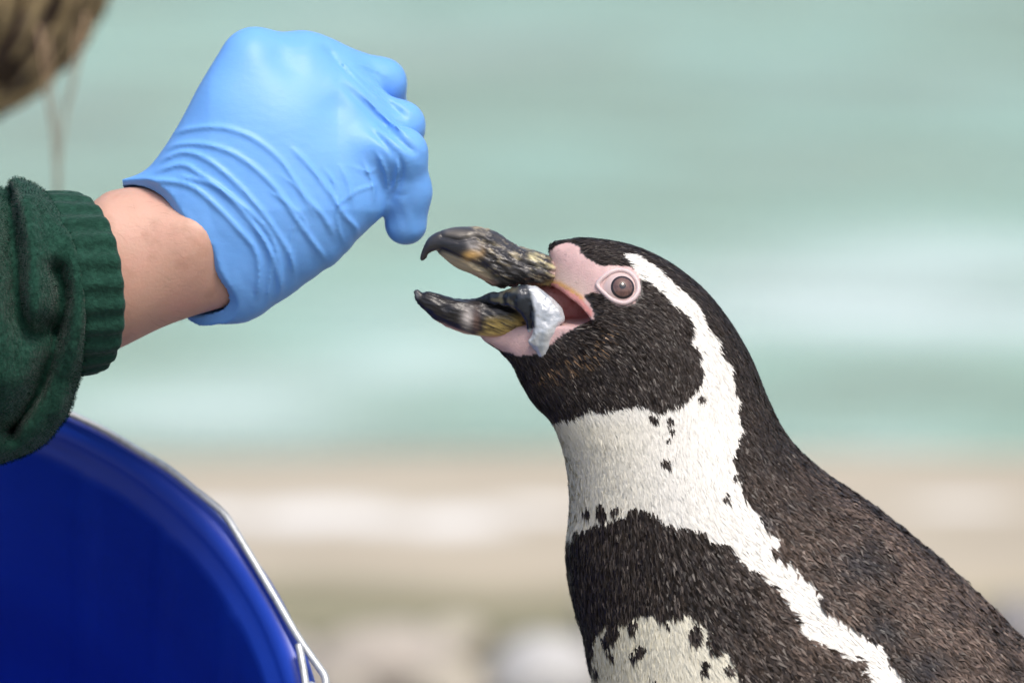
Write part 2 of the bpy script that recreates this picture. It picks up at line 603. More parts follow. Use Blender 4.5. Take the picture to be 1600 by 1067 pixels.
prof += [(t, 0.030 - 0.012 * ((t - .1) / .5) ** 2) for t in np.linspace(0.08, Y_RIM1 - Y_RIM0 - 0.05, 50)]
L = Y_RIM1 - Y_RIM0
prof += [(L, -0.0), (L + 0.06, -0.03), (L + 0.2, -0.09), (L + 0.35, -0.2)]
prof = np.array(prof)
RX, RT = np.meshgrid(rx, prof[:, 0], indexing='ij')
RZ = np.broadcast_to(prof[:, 1], RX.shape)
P = np.stack([RX, Y_RIM0 + RT, RZ], -1).reshape(-1, 3)
wob = vnoise(P * [1, 1, 0], 4, 5) * 0.004 + vnoise(P * [1, 1, 0], 14, 6) * 0.0015
P[:, 1] += vnoise(P * [1, 0, 0], 2.2, 8) * 0.035
P[:, 2] += wob * (RZ.ravel() > -0.05)
puddle_glint = np.zeros(len(P))
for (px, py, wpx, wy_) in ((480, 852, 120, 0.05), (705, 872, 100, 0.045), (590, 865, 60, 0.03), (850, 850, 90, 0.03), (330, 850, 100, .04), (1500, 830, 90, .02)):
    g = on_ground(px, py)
    puddle_glint = np.maximum(puddle_glint, np.exp(-(((P[:, 0] - g[0]) / (wpx * K * 4.4)) ** 2 + ((P[:, 1] - g[1]) / wy_) ** 2)) * (1 + 0.4 * vnoise(P, 9, 2)))
ii = np.arange(P.shape[0]).reshape(RX.shape)
rq = np.stack([ii[:-1, :-1], ii[1:, :-1], ii[1:, 1:], ii[:-1, 1:]], -1).reshape(-1, 4)
puddle_glint = np.clip(puddle_glint * 1.25 - 0.1, 0, 1)
moss = np.clip(1 - (P[:, 1] - Y_RIM0 - 0.01) / 0.05 + 0.6 * vnoise(P, 7, 4), 0, 1) + np.clip(1 - (Y_RIM1 - P[:, 1] + 0.02) / 0.09, 0, 0.6)
rim = link('pool_rim', mesh('pool_rim', P, rq, cols=np.stack([puddle_glint, np.clip(moss, 0, 1), 0 * puddle_glint], 1)), M_rim)
tag(rim, 'worn beige concrete pool rim with painted puddle glints', 'pool rim', kind='structure')

# ------------------------------------------------------------------ penguin
PX = lambda pts: np.array([on_plane(*p) for p in pts])
crown = [(858, 383), (882, 376), (910, 374), (960, 379), (1005, 392), (1050, 415), (1095, 450), (1135, 497), (1170, 555), (1195, 615),
         (1222, 672), (1258, 717), (1305, 756), (1365, 797), (1430, 848), (1500, 908), (1560, 964), (1600, 1005)]
throat = [(925, 1067), (921, 1035), (911, 985), (899, 945), (890, 900), (887, 850), (891, 795), (888, 740), (877, 692), (860, 655),
          (832, 625), (812, 592), (800, 568), (785, 552), (768, 541), (752, 530), (748, 523), (790, 508), (832, 480), (856, 440), (858, 405)]
low = [(.225, .412), (.252, .37), (.268, .32), (.273, .26), (.268, .2), (.262, .15), (.272, .10), (.285, .05), (.275, .035), (.245, .06), (.205, .085),
       (.16, .09), (.115, .105), (.078, .14), (.05, .19), (.03, .25), (.022, .31), (.021, .37), (.024, .41)]
body_xz = np.concatenate([PX(crown), np.array(low), PX(throat)])
BODY = Inflated(catmull(body_xz, 4), 0.0011)
KY = 0.86
FACE = np.array([(850, 402), (858, 394), (866, 386), (874, 381), (890, 379), (904, 385), (907, 396), (922, 407), (941, 416), (955, 413), (985, 415), (1000, 432), (1001, 455), (990, 475), (968, 479),
                 (948, 470), (935, 459), (922, 458), (912, 463), (921, 474), (929, 491), (926, 499), (910, 506), (887, 518), (865, 533), (852, 546),
                 (837, 553), (812, 556), (785, 549), (765, 537), (740, 530), (700, 520), (760, 430), (836, 395)], float)
MOUTH = catmull([(690, 440), (760, 446), (820, 446), (862, 444), (888, 456), (908, 469), (921, 484), (924, 493), (905, 497), (870, 499), (820, 505), (760, 515), (690, 520)], 4)
xs = grid_axis((-0.02, 0.10, 0.0008), (0.10, 0.30, 0.0022))
zs = grid_axis((0.02, 0.42, 0.0030), (0.42, 0.53, 0.0014), (0.53, 0.605, 0.0008))
ys = grid_axis((-0.115, -0.032, 0.0020), (-0.032, 0.032, 0.0011), (0.032, 0.115, 0.0020))
X2, Z2 = np.meshgrid(xs, zs, indexing='ij')
U2 = BODY(X2, Z2)
# broaden the trunk a little and narrow the face towards the beak
def kfun(x, z):
    f = np.clip((0.05 - x) / 0.06, 0, 1) * np.clip((z - 0.53) / 0.02, 0, 1)
    t = np.clip((0.034 - x) / 0.030, 0, 1) * np.clip((z - 0.566) / 0.014, 0, 1)
    return KY * (1 - 0.22 * f) * (1 - 0.36 * t * t * (3 - 2 * t))
kk = kfun(X2, Z2)
pxq = to_px(np.stack([X2, 0 * X2, Z2], -1))
sdm = sdist(X2, Z2, PX(MOUTH))
F = U2[:, None, :] - (ys[None, :, None] / kk[:, None, :]) ** 2
F = np.minimum(F, (-sdm * 0.03)[:, None, :])
pv, pq = nets(F.astype(np.float32), xs, ys, zs)
del F
pn = vert_normals(pv, pq)

def surf_y(px, py, lift=0.0):
    """point of the near flank seen at a photo pixel"""
    y = 0.0
    for _ in range(12):
        x, z = on_plane(px, py, y)
        u = float(BODY(np.array([x]), np.array([z]))[0])
        y = -float(kfun(x, z)) * math.sqrt(max(u, 0))
    x, z = on_plane(px, py, y - lift)
    return np.array([x, y - lift, z])

STRIPE = np.array([(978, 401), (991, 415), (1002, 432), (1022, 446), (1039, 460), (1054, 471), (1067, 485), (1084, 502), (1090, 519), (1083, 533), (1095, 544), (1098, 564),
    (1101, 583), (1098, 603), (1084, 623), (1066, 637), (1050, 643), (1033, 648), (1007, 640), (991, 640), (968, 646), (948, 645), (920, 648), (892, 656), (862, 667),
    (820, 690), (830, 830), (880, 850), (892, 839), (906, 825), (934, 817), (968, 805), (991, 786), (1007, 794), (1030, 802), (1044, 819), (1075, 819), (1103, 831),
    (1117, 847), (1142, 847), (1152, 872), (1178, 888), (1198, 908), (1217, 919), (1229, 941), (1246, 958), (1248, 989), (1271, 1000), (1291, 1006), (1316, 1026),
    (1347, 1051), (1365, 1085), (1400, 1180), (1420, 1400), (1440, 1800), (1480, 1800), (1490, 1400), (1460, 1150), (1420, 1070), (1403, 1055), (1383, 1023), (1364, 1003), (1330, 983), (1307, 964), (1282, 950), (1277, 927),
    (1262, 913), (1234, 882), (1216, 876), (1203, 860), (1216, 846), (1190, 819), (1171, 794), (1156, 769), (1154, 746), (1142, 724), (1148, 707), (1156, 670), (1148, 651),
    (1154, 628), (1143, 603), (1140, 575), (1126, 555), (1121, 536), (1104, 516), (1095, 493), (1081, 474), (1059, 457), (1039, 437), (1014, 416), (988, 401)], float)
BELLY = np.array([(917, 1100), (926, 1040), (929, 1006), (936, 983), (951, 976), (971, 975), (988, 967), (1007, 955), (1021, 961), (1033, 966), (1041, 986), (1048, 962), (1069, 958),
    (1092, 967), (1106, 986), (1114, 1012), (1137, 1017), (1148, 1037), (1156, 1056), (1170, 1090), (1230, 1250), (1290, 1600), (1300, 2000), (1340, 2500), (1250, 2700), (700, 2700), (700, 1200), (905, 1200)], float)
SPOTS = [(957, 989, 8, 10), (988, 979, 5, 6), (947, 1002, 5, 7), (955, 1021, 5, 7), (1002, 1016, 7, 7), (988, 1024, 5, 5), (1086, 992, 9, 13), (1099, 1041, 6, 8),
         (1119, 1014, 5, 6), (1140, 1046, 7, 6), (1048, 660, 5, 5), (1050, 673, 4, 4), (1040, 725, 7, 6), (1135, 777, 4, 5), (917, 801, 4, 6), (940, 801, 7, 11),
         (961, 797, 5, 6), (1093, 625, 5, 4), (1150, 745, 6, 5), (932, 1048, 4, 6), (1020, 1075, 6, 7), (1338, 1040, 7, 7), (1020, 655, 6, 6), (1045, 690, 2, 3)]

def pattern(p):
    """colour class of points of the bird: 0 dark, 1 white, 2 bare skin; uses the near flank for both sides"""
    q = np.array(p, float)
    q[:, 1] = -np.abs(q[:, 1])
    s = to_px(q)
    sx, sy = s[:, 0], s[:, 1]
    cls = np.zeros(len(q), int)
    w = inside(sx, sy, STRIPE) | (seg_dist(sx, sy, STRIPE, True) < 3.5) | inside(sx, sy, BELLY)
    for (cx, cy, rx_, ry_) in SPOTS:
        w &= ~((((sx - cx) / rx_) ** 2 + ((sy - cy) / ry_) ** 2) < 1.35)
    cls[w] = 1
    cls[inside(sx, sy, FACE)] = 2
    return cls, sx, sy

pc, psx, psy = pattern(pv)
nz1 = vnoise(pv, 120, 1); nz2 = vnoise(pv, 500, 2); nz3 = vnoise(pv, 900, 3)
dark = np.array([0.022, 0.018, 0.017])
col = np.tile(dark, (len(pv), 1))
col[pc == 1] = (0.68, 0.66, 0.60)
pink = np.array([0.55, 0.375, 0.365])[None] * (1 + 0.07 * nz1 + 0.09 * nz2)[:, None]
# paler round the bill base, yellow-orange along the lip
base = np.clip(1 - seg_dist(psx, psy, [(845, 420), (880, 440), (905, 455)]) / 26, 0, 1)[:, None]
pink = pink * (1 - 0.55 * base) + np.array([0.66, 0.53, 0.44]) * 0.55 * base
lip = np.clip(1 - seg_dist(psx, psy, [(855, 440), (875, 444), (893, 455), (908, 466)]) / 7, 0, 1)[:, None]
pink = pink * (1 - lip) + np.array([0.62, 0.33, 0.09]) * lip
spk = ((nz3 > 0.55) & (nz2 > 0))[:, None]
pink = np.where(spk, pink * 0.8, pink)
inm = sdist(psx, psy, MOUTH) > -1.5
pink[inm] = (0.60, 0.26, 0.24)
sel = pc == 2
col[sel] = pink[sel]
penguin = empty('penguin', (0.16, 0, 0))
tag(penguin, 'black and white penguin with an open beak being fed a fish', 'penguin')
body = link('body', mesh('body', pv, pq, col), M_skin_bird, penguin)

# plumage ------------------------------------------------------------
FLOW = PX([(700, 440), (860, 430), (950, 420), (1030, 470), (1075, 560), (1085, 660), (1110, 760), (1180, 870), (1330, 1020), (1450, 1150)])
FLOW = np.concatenate([FLOW, [(.19, .30), (.20, .20), (.23, .10)]])
THROAT = PX([(770, 520), (820, 570), (890, 620), (930, 690), (950, 800), (960, 900), (985, 1060)])

def flow_dir(p):
    w_all = np.zeros(len(p)); d = np.zeros((len(p), 2))
    for line in (FLOW, THROAT, PX([(835, 385), (910, 374), (1005, 392), (1095, 450), (1170, 555), (1222, 672), (1305, 756), (1500, 908), (1640, 1040)])):
        for i in range(len(line) - 1):
            a, b_ = line[i], line[i + 1]
            e = b_ - a; L = np.linalg.norm(e); e = e / L
            t = np.clip((p[:, 0] - a[0]) * e[0] + (p[:, 2] - a[1]) * e[1], 0, L)
            q = (p[:, 0] - a[0] - t * e[0]) ** 2 + (p[:, 2] - a[1] - t * e[1]) ** 2
            w = L / (q + 0.004 ** 2) ** 1.5
            w_all += w
            d += w[:, None] * e
    d /= w_all[:, None]
    return np.stack([d[:, 0], 0 * w_all, d[:, 1]], 1)

def sample_surface(v, q, dens_of_face):
    tri = np.concatenate([q[:, [0, 1, 2]], q[:, [0, 2, 3]]])
    cr = np.cross(v[tri[:, 1]] - v[tri[:, 0]], v[tri[:, 2]] - v[tri[:, 0]])
    area = 0.5 * np.linalg.norm(cr, axis=1)
    exp = area * np.concatenate([dens_of_face, dens_of_face])
    cnt = rng.poisson(exp)
    idx = np.repeat(np.arange(len(tri)), cnt)
    r1, r2 = np.sqrt(rng.random(len(idx))), rng.random(len(idx))
    w = np.stack([1 - r1, r1 * (1 - r2), r1 * r2], 1)
    return tri[idx], w

def blades(p, n, d, length, width, lift, c_root, c_tip, bend=0.3, nmix=0.65, calm=1.0):
    """little five-cornered feather blades"""
    m = len(p)
    d = d - n * (d * n).sum(1, keepdims=True)
    d /= np.linalg.norm(d, axis=1, keepdims=True) + 1e-9
    s = np.cross(n, d)
    L, W = length[:, None], width[:, None]
    up = lift[:, None]
    p0 = p - n * 0.00010
    roll = rng.normal(0, 0.25, m)[:, None]
    sd = s + n * roll
    mid = p0 + d * L * 0.55 + n * (L * up * 0.75 + 0.00035)
    tip = p0 + d * L + n * (L * up * (1 - bend) + 0.00030)
    v = np.stack([p0 - sd * W * 0.35, p0 + sd * W * 0.35, mid + sd * W * 0.5, mid - sd * W * 0.5, tip], 1).reshape(-1, 3)
    i = np.arange(m)[:, None] * 5
    q = i + np.array([[3, 2, 1, 0]]); t = i + np.array([[4, 2, 3]])
    cm = 0.5 * (c_root + c_tip)
    c = np.stack([c_root, c_root, cm, cm, c_tip], 1).reshape(-1, 3)
    nn = n * nmix + np.cross(d, s) * 0 + s * (rng.normal(0, 0.28, m) * calm)[:, None] - d * (rng.normal(0.05, 0.22, m) * calm)[:, None]
    nn /= np.linalg.norm(nn, axis=1, keepdims=True)
    vn = np.repeat(nn, 5, 0)
    return v, q, t, c, vn

fc = pv[pq].mean(1)
fpx = to_px(np.stack([fc[:, 0], -np.abs(fc[:, 1]), fc[:, 2]], 1))
headw = np.clip((fc[:, 2] - 0.50) / 0.03, 0, 1)
dens = np.where(fc[:, 2] > 0.425, 3.2e6 + 2.2e6 * headw, 0.16e6)
dens[fc[:, 1] > 0.012] *= 0.45
dens[inside(fpx[:, 0], fpx[:, 1], FACE)] = 0
tri, bw = sample_surface(pv, pq, dens)
fp = (pv[tri] * bw[:, :, None]).sum(1)
fn = (pn[tri] * bw[:, :, None]).sum(1)
fn /= np.linalg.norm(fn, axis=1, keepdims=True)
jit = fp + np.stack([vnoise(fp, 260, 11), 0 * fp[:, 0], vnoise(fp, 260, 12)], 1) * 0.0009
fd0 = flow_dir(fp)
fd0 = fd0 - fn * (fd0 * fn).sum(1, keepdims=True)
fd0 /= np.linalg.norm(fd0, axis=1, keepdims=True) + 1e-9
jit = jit + fd0 * 0.0021 * np.where(fp[:, 2] > 0.425, 1.0, 2.0)[:, None]      # a feather shows mostly beyond its root
cls, fsx, fsy = pattern(jit)
rpx = to_px(np.stack([fp[:, 0], -np.abs(fp[:, 1]), fp[:, 2]], 1)).T
keep = (cls != 2) & ~inside(rpx[0], rpx[1], FACE) & (np.hypot((rpx[0] - 969) / 1.05, rpx[1] - 447) > 30) & (sdist(rpx[0], rpx[1], MOUTH) < -3)
fp, fn, cls, fsx, fsy = fp[keep], fn[keep], cls[keep], fsx[keep], fsy[keep]
m = len(fp)
hw = np.clip((fp[:, 2] - 0.50) / 0.035, 0, 1)
lowb = fp[:, 2] < 0.425
backw = np.clip(((fsx - 1130) * 0.78 + (fsy - 760) * 0.1) / 160, 0, 1) * (cls == 0)      # scruffy moulting back
Ln = (0.0048 - 0.0010 * hw) * rng.uniform(0.7, 1.3, m)
Wd = (0.00062 - 0.00022 * hw) * rng.uniform(0.6, 1.4, m)
Ln = np.where(lowb, Ln * 2.4, Ln); Wd = np.where(lowb, Wd * 5.5, Wd)
Wd *= 1 + 0.5 * backw
jawz = np.exp(-(seg_dist(fsx, fsy, [(850, 590), (900, 565), (935, 545), (950, 520)]) / 12) ** 2)
Ln = Ln * (1 + 0.6 * jawz)
Ln = np.where((fsx < 895) & (fsy < 410), Ln * 0.45, Ln)
lift = rng.normal(0.09 - 0.045 * hw, 0.05 - 0.025 * hw, m) + backw * (0.12 * rng.random(m) + 0.10 * np.clip(vnoise(fp, 190, 25), 0, 1))
lift = np.clip(np.where(cls == 1, lift * 0.5, lift), 0.015, 0.5)
fd = flow_dir(fp) + rng.normal(0, 0.14, (m, 3)) * (1 + 1.2 * backw[:, None])
br = (rng.random(m) ** 2)[:, None]
patch = np.clip(vnoise(fp, 55, 21) * 0.6 + vnoise(fp, 160, 22) * 0.6, -1, 1)[:, None]
cd = np.array([0.0095, 0.0072, 0.0062]) + br ** 1.5 * np.array([0.050, 0.040, 0.034]) * (0.55 + 0.45 * (1 - hw[:, None]))
brown = np.array([0.135, 0.098, 0.078]) * rng.uniform(0.35, 1.25, (m, 1))
mixb = np.clip(0.10 + 0.80 * backw[:, None] * (0.55 + 0.9 * patch), 0, 0.95)
cd = cd * (1 - mixb) + brown * mixb
for (bx, by, br_, am) in ((1335, 880, 34, .85), (1375, 985, 24, .8), (1440, 1045, 34, .8), (1190, 815, 16, .7), (1280, 935, 16, .6), (1230, 790, 14, .5), (1480, 960, 22, .5)):
    wq_ = am * np.exp(-(np.hypot(fsx - bx, (fsy - by) * 1.2) / br_) ** 2)[:, None]
    cd = cd * (1 - wq_) + np.array([0.022, 0.022, 0.025]) * wq_
# tan flecks along the jaw
jaw = np.exp(-(seg_dist(fsx, fsy, [(850, 590), (900, 565), (935, 545), (950, 520)]) / 12) ** 2) * (rng.random(m) < 0.14)
cd = cd * (1 - jaw[:, None]) + np.array([0.26, 0.16, 0.085]) * jaw[:, None]
cw = np.array([0.81, 0.795, 0.745]) * rng.uniform(0.95, 1.03, (m, 1))
warm = np.clip(1 - (fsx - 880) / 170, 0, 1)[:, None] * np.clip((fsy - 630) / 40, 0, 1)[:, None]
cw = cw * (1 - warm * np.array([0.04, 0.08, 0.22]))
belly = np.clip((fsy - 945) / 15, 0, 1)[:, None] * np.clip((1180 - fsx) / 20, 0, 1)[:, None]
cw = cw * (1 - belly * np.array([0.0, 0.025, 0.14]))
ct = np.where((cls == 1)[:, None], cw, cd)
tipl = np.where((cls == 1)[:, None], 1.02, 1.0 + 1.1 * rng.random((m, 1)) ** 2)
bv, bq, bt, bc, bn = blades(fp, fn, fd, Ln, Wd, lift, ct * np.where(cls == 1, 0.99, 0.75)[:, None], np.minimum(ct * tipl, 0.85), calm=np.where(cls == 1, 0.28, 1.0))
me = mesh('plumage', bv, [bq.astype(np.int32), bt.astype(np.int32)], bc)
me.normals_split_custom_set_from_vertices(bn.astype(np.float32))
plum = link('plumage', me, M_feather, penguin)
tag(plum, kind='stuff')
print('blades', m)

# beak ---------------------------------------------------------------
UP_OUT = [(656, 405), (659, 391), (668, 374), (684, 362), (705, 356), (727, 355), (749, 356), (762, 358), (777, 366), (792, 375), (808, 386), (828, 391), (846, 395), (864, 403),
          (878, 420), (876, 436), (866, 444), (848, 446), (822, 444), (798, 446), (777, 448), (757, 440), (741, 430), (716, 420), (700, 409), (687, 397), (676, 394), (668, 402), (660, 408)]
LO_OUT = [(647, 453), (654, 453), (660, 458), (666, 455), (682, 459), (705, 465), (726, 467), (748, 466), (775, 466), (800, 470), (822, 478), (836, 495), (826, 513), (806, 523), (776, 528), (742, 524),
          (720, 519), (700, 511), (682, 501), (661, 483), (650, 471), (647, 461)]

def solid(outline_px, h, k, half_y, disp=None, yc=0.0, closed_n=3, flare=None):
    o = PX(outline_px)
    f = Inflated(catmull(o, closed_n), h)
    lo, hi = o.min(0) - 3 * h, o.max(0) + 3 * h
    x, z = np.arange(lo[0], hi[0], h), np.arange(lo[1], hi[1], h)
    y = np.arange(-half_y, half_y + h, h)
    X, Z = np.meshgrid(x, z, indexing='ij')
    if flare:
        k = (k * (1 + flare[2] * np.clip((X - on_plane(flare[0], 450)[0]) / (on_plane(flare[1], 450)[0] - on_plane(flare[0], 450)[0]), 0, 1)))[:, None, :]
    G = f(X, Z)[:, None, :] - (y[None, :, None] / k) ** 2
    v, q = nets(G, x, y, z)
    n = vert_normals(v, q)
    if disp:
        v = v + n * disp(v)[:, None]
    v[:, 1] += yc
    return v, q

def groove(v, lines, amp, w):
    s = to_px(np.stack([v[:, 0], 0 * v[:, 0], v[:, 2]], 1))
    o = 0
    for l in lines:
        o = o + amp * np.exp(-(seg_dist(s[:, 0], s[:, 1], l) / w) ** 2)
    return o

def up_disp(v):
    s = to_px(np.stack([v[:, 0], 0 * v[:, 0], v[:, 2]], 1))
    rough = np.clip((s[:, 0] - 725) / 40, 0, 1)
    q = np.stack([v[:, 0] * 0.6 - v[:, 2] * 0.5, v[:, 1], v[:, 2] * 1.0 + v[:, 0] * 0.5], 1)
    d = rough * (vnoise(q * [1, 1, 2.6], 330, 31) * 0.0007 + vnoise(q * [1, 1, 2.6], 800, 32) * 0.0005)
    d = d + groove(v, [[(672, 400), (690, 388), (716, 398), (742, 408), (772, 428), (800, 438)], [(690, 366), (716, 372), (745, 366), (775, 382), (812, 402), (850, 415)]], -0.0008, 3.2)
    return d + vnoise(v, 160, 33) * 0.0003
uv_, uq = solid(UP_OUT, 0.00045, 0.98, 0.022, up_disp, flare=(750, 860, 0.55))
ss = to_px(np.stack([uv_[:, 0], 0 * uv_[:, 0], uv_[:, 2]], 1)); sx, sy = ss.T
q = np.stack([uv_[:, 0] * 0.62 - uv_[:, 2] * 0.3, uv_[:, 1], uv_[:, 2] + uv_[:, 0] * 0.5], 1)
st = vnoise(q * [1, 1, 2.8], 300, 41) + 0.7 * vnoise(q * [1, 1, 2.8], 750, 42)
uc = np.tile(np.array([0.042, 0.040, 0.042]), (len(uv_), 1))
def blend(c, w, rgb):
    w = np.clip(w, 0, 1)[:, None]
    return c * (1 - w) + np.array(rgb) * w
body_w = np.clip((sx - 728) / 16, 0, 1)
uc = blend(uc, body_w * np.clip(st * 1.3 - 0.25, 0, 1) * 0.8, (0.40, 0.34, 0.22))
uc = blend(uc, body_w * np.clip(-st * 1.2 - 0.25, 0, 1) * 0.8, (0.015, 0.015, 0.018))
uc = blend(uc, np.exp(-(seg_dist(sx, sy, [(690, 401), (712, 411), (735, 417), (758, 432)]) / 9) ** 2) * 1.1, (0.50, 0.42, 0.28))
uc = blend(uc, np.exp(-(seg_dist(sx, sy, [(740, 425), (772, 441)]) / 5) ** 2) * 0.7, (0.42, 0.27, 0.22))
uc = blend(uc, np.exp(-(seg_dist(sx, sy, [(731, 396), (748, 388)]) / 8) ** 2), (0.45, 0.28, 0.10))
uc = blend(uc, np.exp(-(seg_dist(sx, sy, [(733, 378), (748, 384)]) / 6) ** 2) * 0.8, (0.36, 0.34, 0.33))
uc = blend(uc, np.exp(-(((sx - 706) / 28) ** 2 + ((sy - 380) / 13) ** 2) ** 3) * 0.9, (0.018, 0.019, 0.024))
uc = blend(uc, np.exp(-(seg_dist(sx, sy, [(700, 361), (730, 363), (755, 362)]) / 5) ** 2) * 0.5, (0.20, 0.18, 0.15))
uc = blend(uc, np.exp(-(seg_dist(sx, sy, [(832, 397), (848, 408), (862, 414)]) / 7) ** 2) * np.clip(st + 0.35, 0, 1), (0.55, 0.49, 0.27))
uc = blend(uc, np.exp(-(seg_dist(sx, sy, [(840, 445), (864, 440), (872, 432)]) / 6) ** 2) * np.clip(st + 0.5, 0, 1), (0.50, 0.38, 0.14))
uc = blend(uc, np.clip((sx - 862 - 6 * st) / 8, 0, 1), (0.58, 0.42, 0.38))
ub = link('upper_beak', mesh('upper_beak', uv_, uq, uc), M_horn, penguin)
ub['label'] = 'hooked dark grey upper beak streaked with cream and yellow'

def lo_disp(v):
    q = np.stack([v[:, 0] * 0.7, v[:, 1], v[:, 2] + v[:, 0] * 0.28], 1)
    return vnoise(q * [1, 1, 3.5], 600, 35) * 0.00025 + vnoise(v, 250, 36) * 0.0003
lv, lq = solid(LO_OUT, 0.00045, 0.95, 0.020, lo_disp, flare=(740, 830, 0.35))
ss = to_px(np.stack([lv[:, 0], 0 * lv[:, 0], lv[:, 2]], 1)); sx, sy = ss.T
q = np.stack([lv[:, 0] * 0.5 - lv[:, 2] * .3, lv[:, 1], lv[:, 2] + lv[:, 0] * 0.45], 1)
st = vnoise(q * [1, 1, 4], 420, 44) + 0.6 * vnoise(q * [1, 1, 4], 900, 45)
lc = np.tile(np.array([0.016, 0.015, 0.017]), (len(lv), 1))
lc = blend(lc, np.exp(-(((sx - 731) / 9) ** 2 + ((sy - 495) / 15) ** 2)) * 1.0, (0.48, 0.44, 0.42))
lc = blend(lc, np.exp(-(((sx - 744) / 6) ** 2 + ((sy - 500) / 18) ** 2)) * 0.7, (0.17, 0.10, 0.08))
lc = blend(lc, np.clip((sx - 752) / 10, 0, 1) * np.clip((sy - 488 - (sx - 760) * -0.1) / 18, 0, 1) * np.clip(st + 0.75, 0, 1), (0.42, 0.31, 0.10))
lc = blend(lc, np.clip((sx - 742) / 10, 0, 1) * np.clip((sy - 512) / 8, 0, 1) * 0.9, (0.50, 0.36, 0.13))
lc = blend(lc, np.clip((sy - 520 + np.maximum(0, 745 - sx) * 0.35) / 5, 0, 1), (0.58, 0.34, 0.30))
lc = blend(lc, np.exp(-(((sx - 651) / 4) ** 2 + ((sy - 460) / 7) ** 2)) * 0.6, (0.22, 0.23, 0.25))
lb = link('lower_beak', mesh('lower_beak', lv, lq, lc), M_horn, penguin)
lb['label'] = 'blunt black lower beak with a pale spot and yellow base'

# tongue and mouth lining
tv, tq = solid([(790, 462), (830, 452), (865, 447), (890, 457), (912, 472), (926, 490), (920, 502), (890, 504), (850, 508), (810, 508), (788, 485)], 0.0006, 0.50, 0.012,
               lambda v: vnoise(v, 350, 51) * 0.0003, yc=0.003)
M_mouth = mat('mouth_lining', (0.58, 0.25, 0.24), 0.32, noise=(500, (0.45, 0.16, 0.15), 0.45, 0.7), Subsurface_Weight=0.1, Subsurface_Scale=0.002)
link('tongue', mesh('tongue', tv, tq), M_mouth, penguin)

# eyes ---------------------------------------------------------------
M_eye = mat('eye_white', (0.60, 0.46, 0.44), 0.12, Coat_Weight=1.0)
M_iris = mat('iris', (0.15, 0.085, 0.075), 0.25, noise=((900, 900, 900), (0.08, 0.048, 0.05), 0.4, 0.7), Specular_IOR_Level=0.3, Coat_Weight=0.5, Coat_Roughness=0.02)
M_limbus = mat('iris_rim', (0.022, 0.018, 0.022), 0.2)
M_pupil = mat('pupil', (0.004, 0.004, 0.005), 0.06, Coat_Weight=1.0)
M_lid = mat('eyelid_skin', (0.58, 0.47, 0.475), 0.45, bump=[(1800, 0.25, 0.0004, 3)], Subsurface_Weight=0.1, Subsurface_Scale=0.0015)
def cap(center, axis, R, half, rings=8, n=40, bulge=0.0):
    axis = axis / np.linalg.norm(axis)
    u = np.cross(axis, [0, 0, 1.0]); u /= np.linalg.norm(u); w = np.cross(axis, u)
    v = [center + axis * (R + bulge)]; f = []
    for i in range(1, rings + 1):
        a = half * i / rings
        for k in range(n):
            t = 2 * math.pi * k / n
            v.append(center + axis * (R * math.cos(a) + bulge * (1 - (i / rings) ** 2)) + R * math.sin(a) * (math.cos(t) * u + math.sin(t) * w))
    for k in range(n):
        f.append((0, 1 + k, 1 + (k + 1) % n))
    for i in range(rings - 1):
        for k in range(n):
            f.append((1 + i * n + k, 1 + (i + 1) * n + k, 1 + (i + 1) * n + (k + 1) % n, 1 + i * n + (k + 1) % n))
    return np.array(v), f
RE = 0.0074
E0 = surf_y(968, 448)
e_x, e_z = surf_y(974, 448) - surf_y(962, 448), surf_y(968, 442) - surf_y(968, 454)
EN = np.cross(e_x, e_z); EN /= np.linalg.norm(EN)
if EN[1] > 0: EN = -EN
ctr = E0 - EN * 0.0050
look = np.array([0, -cp, sp])                                  # towards the lens
def aim(px, py):
    d = (np.array([px, py]) - to_px(ctr)) * K * DIST
    lat = np.array([d[0], -d[1] * sp, -d[1] * cp])
    return lat + look * math.sqrt(max(RE ** 2 - (lat ** 2).sum(), 1e-9))
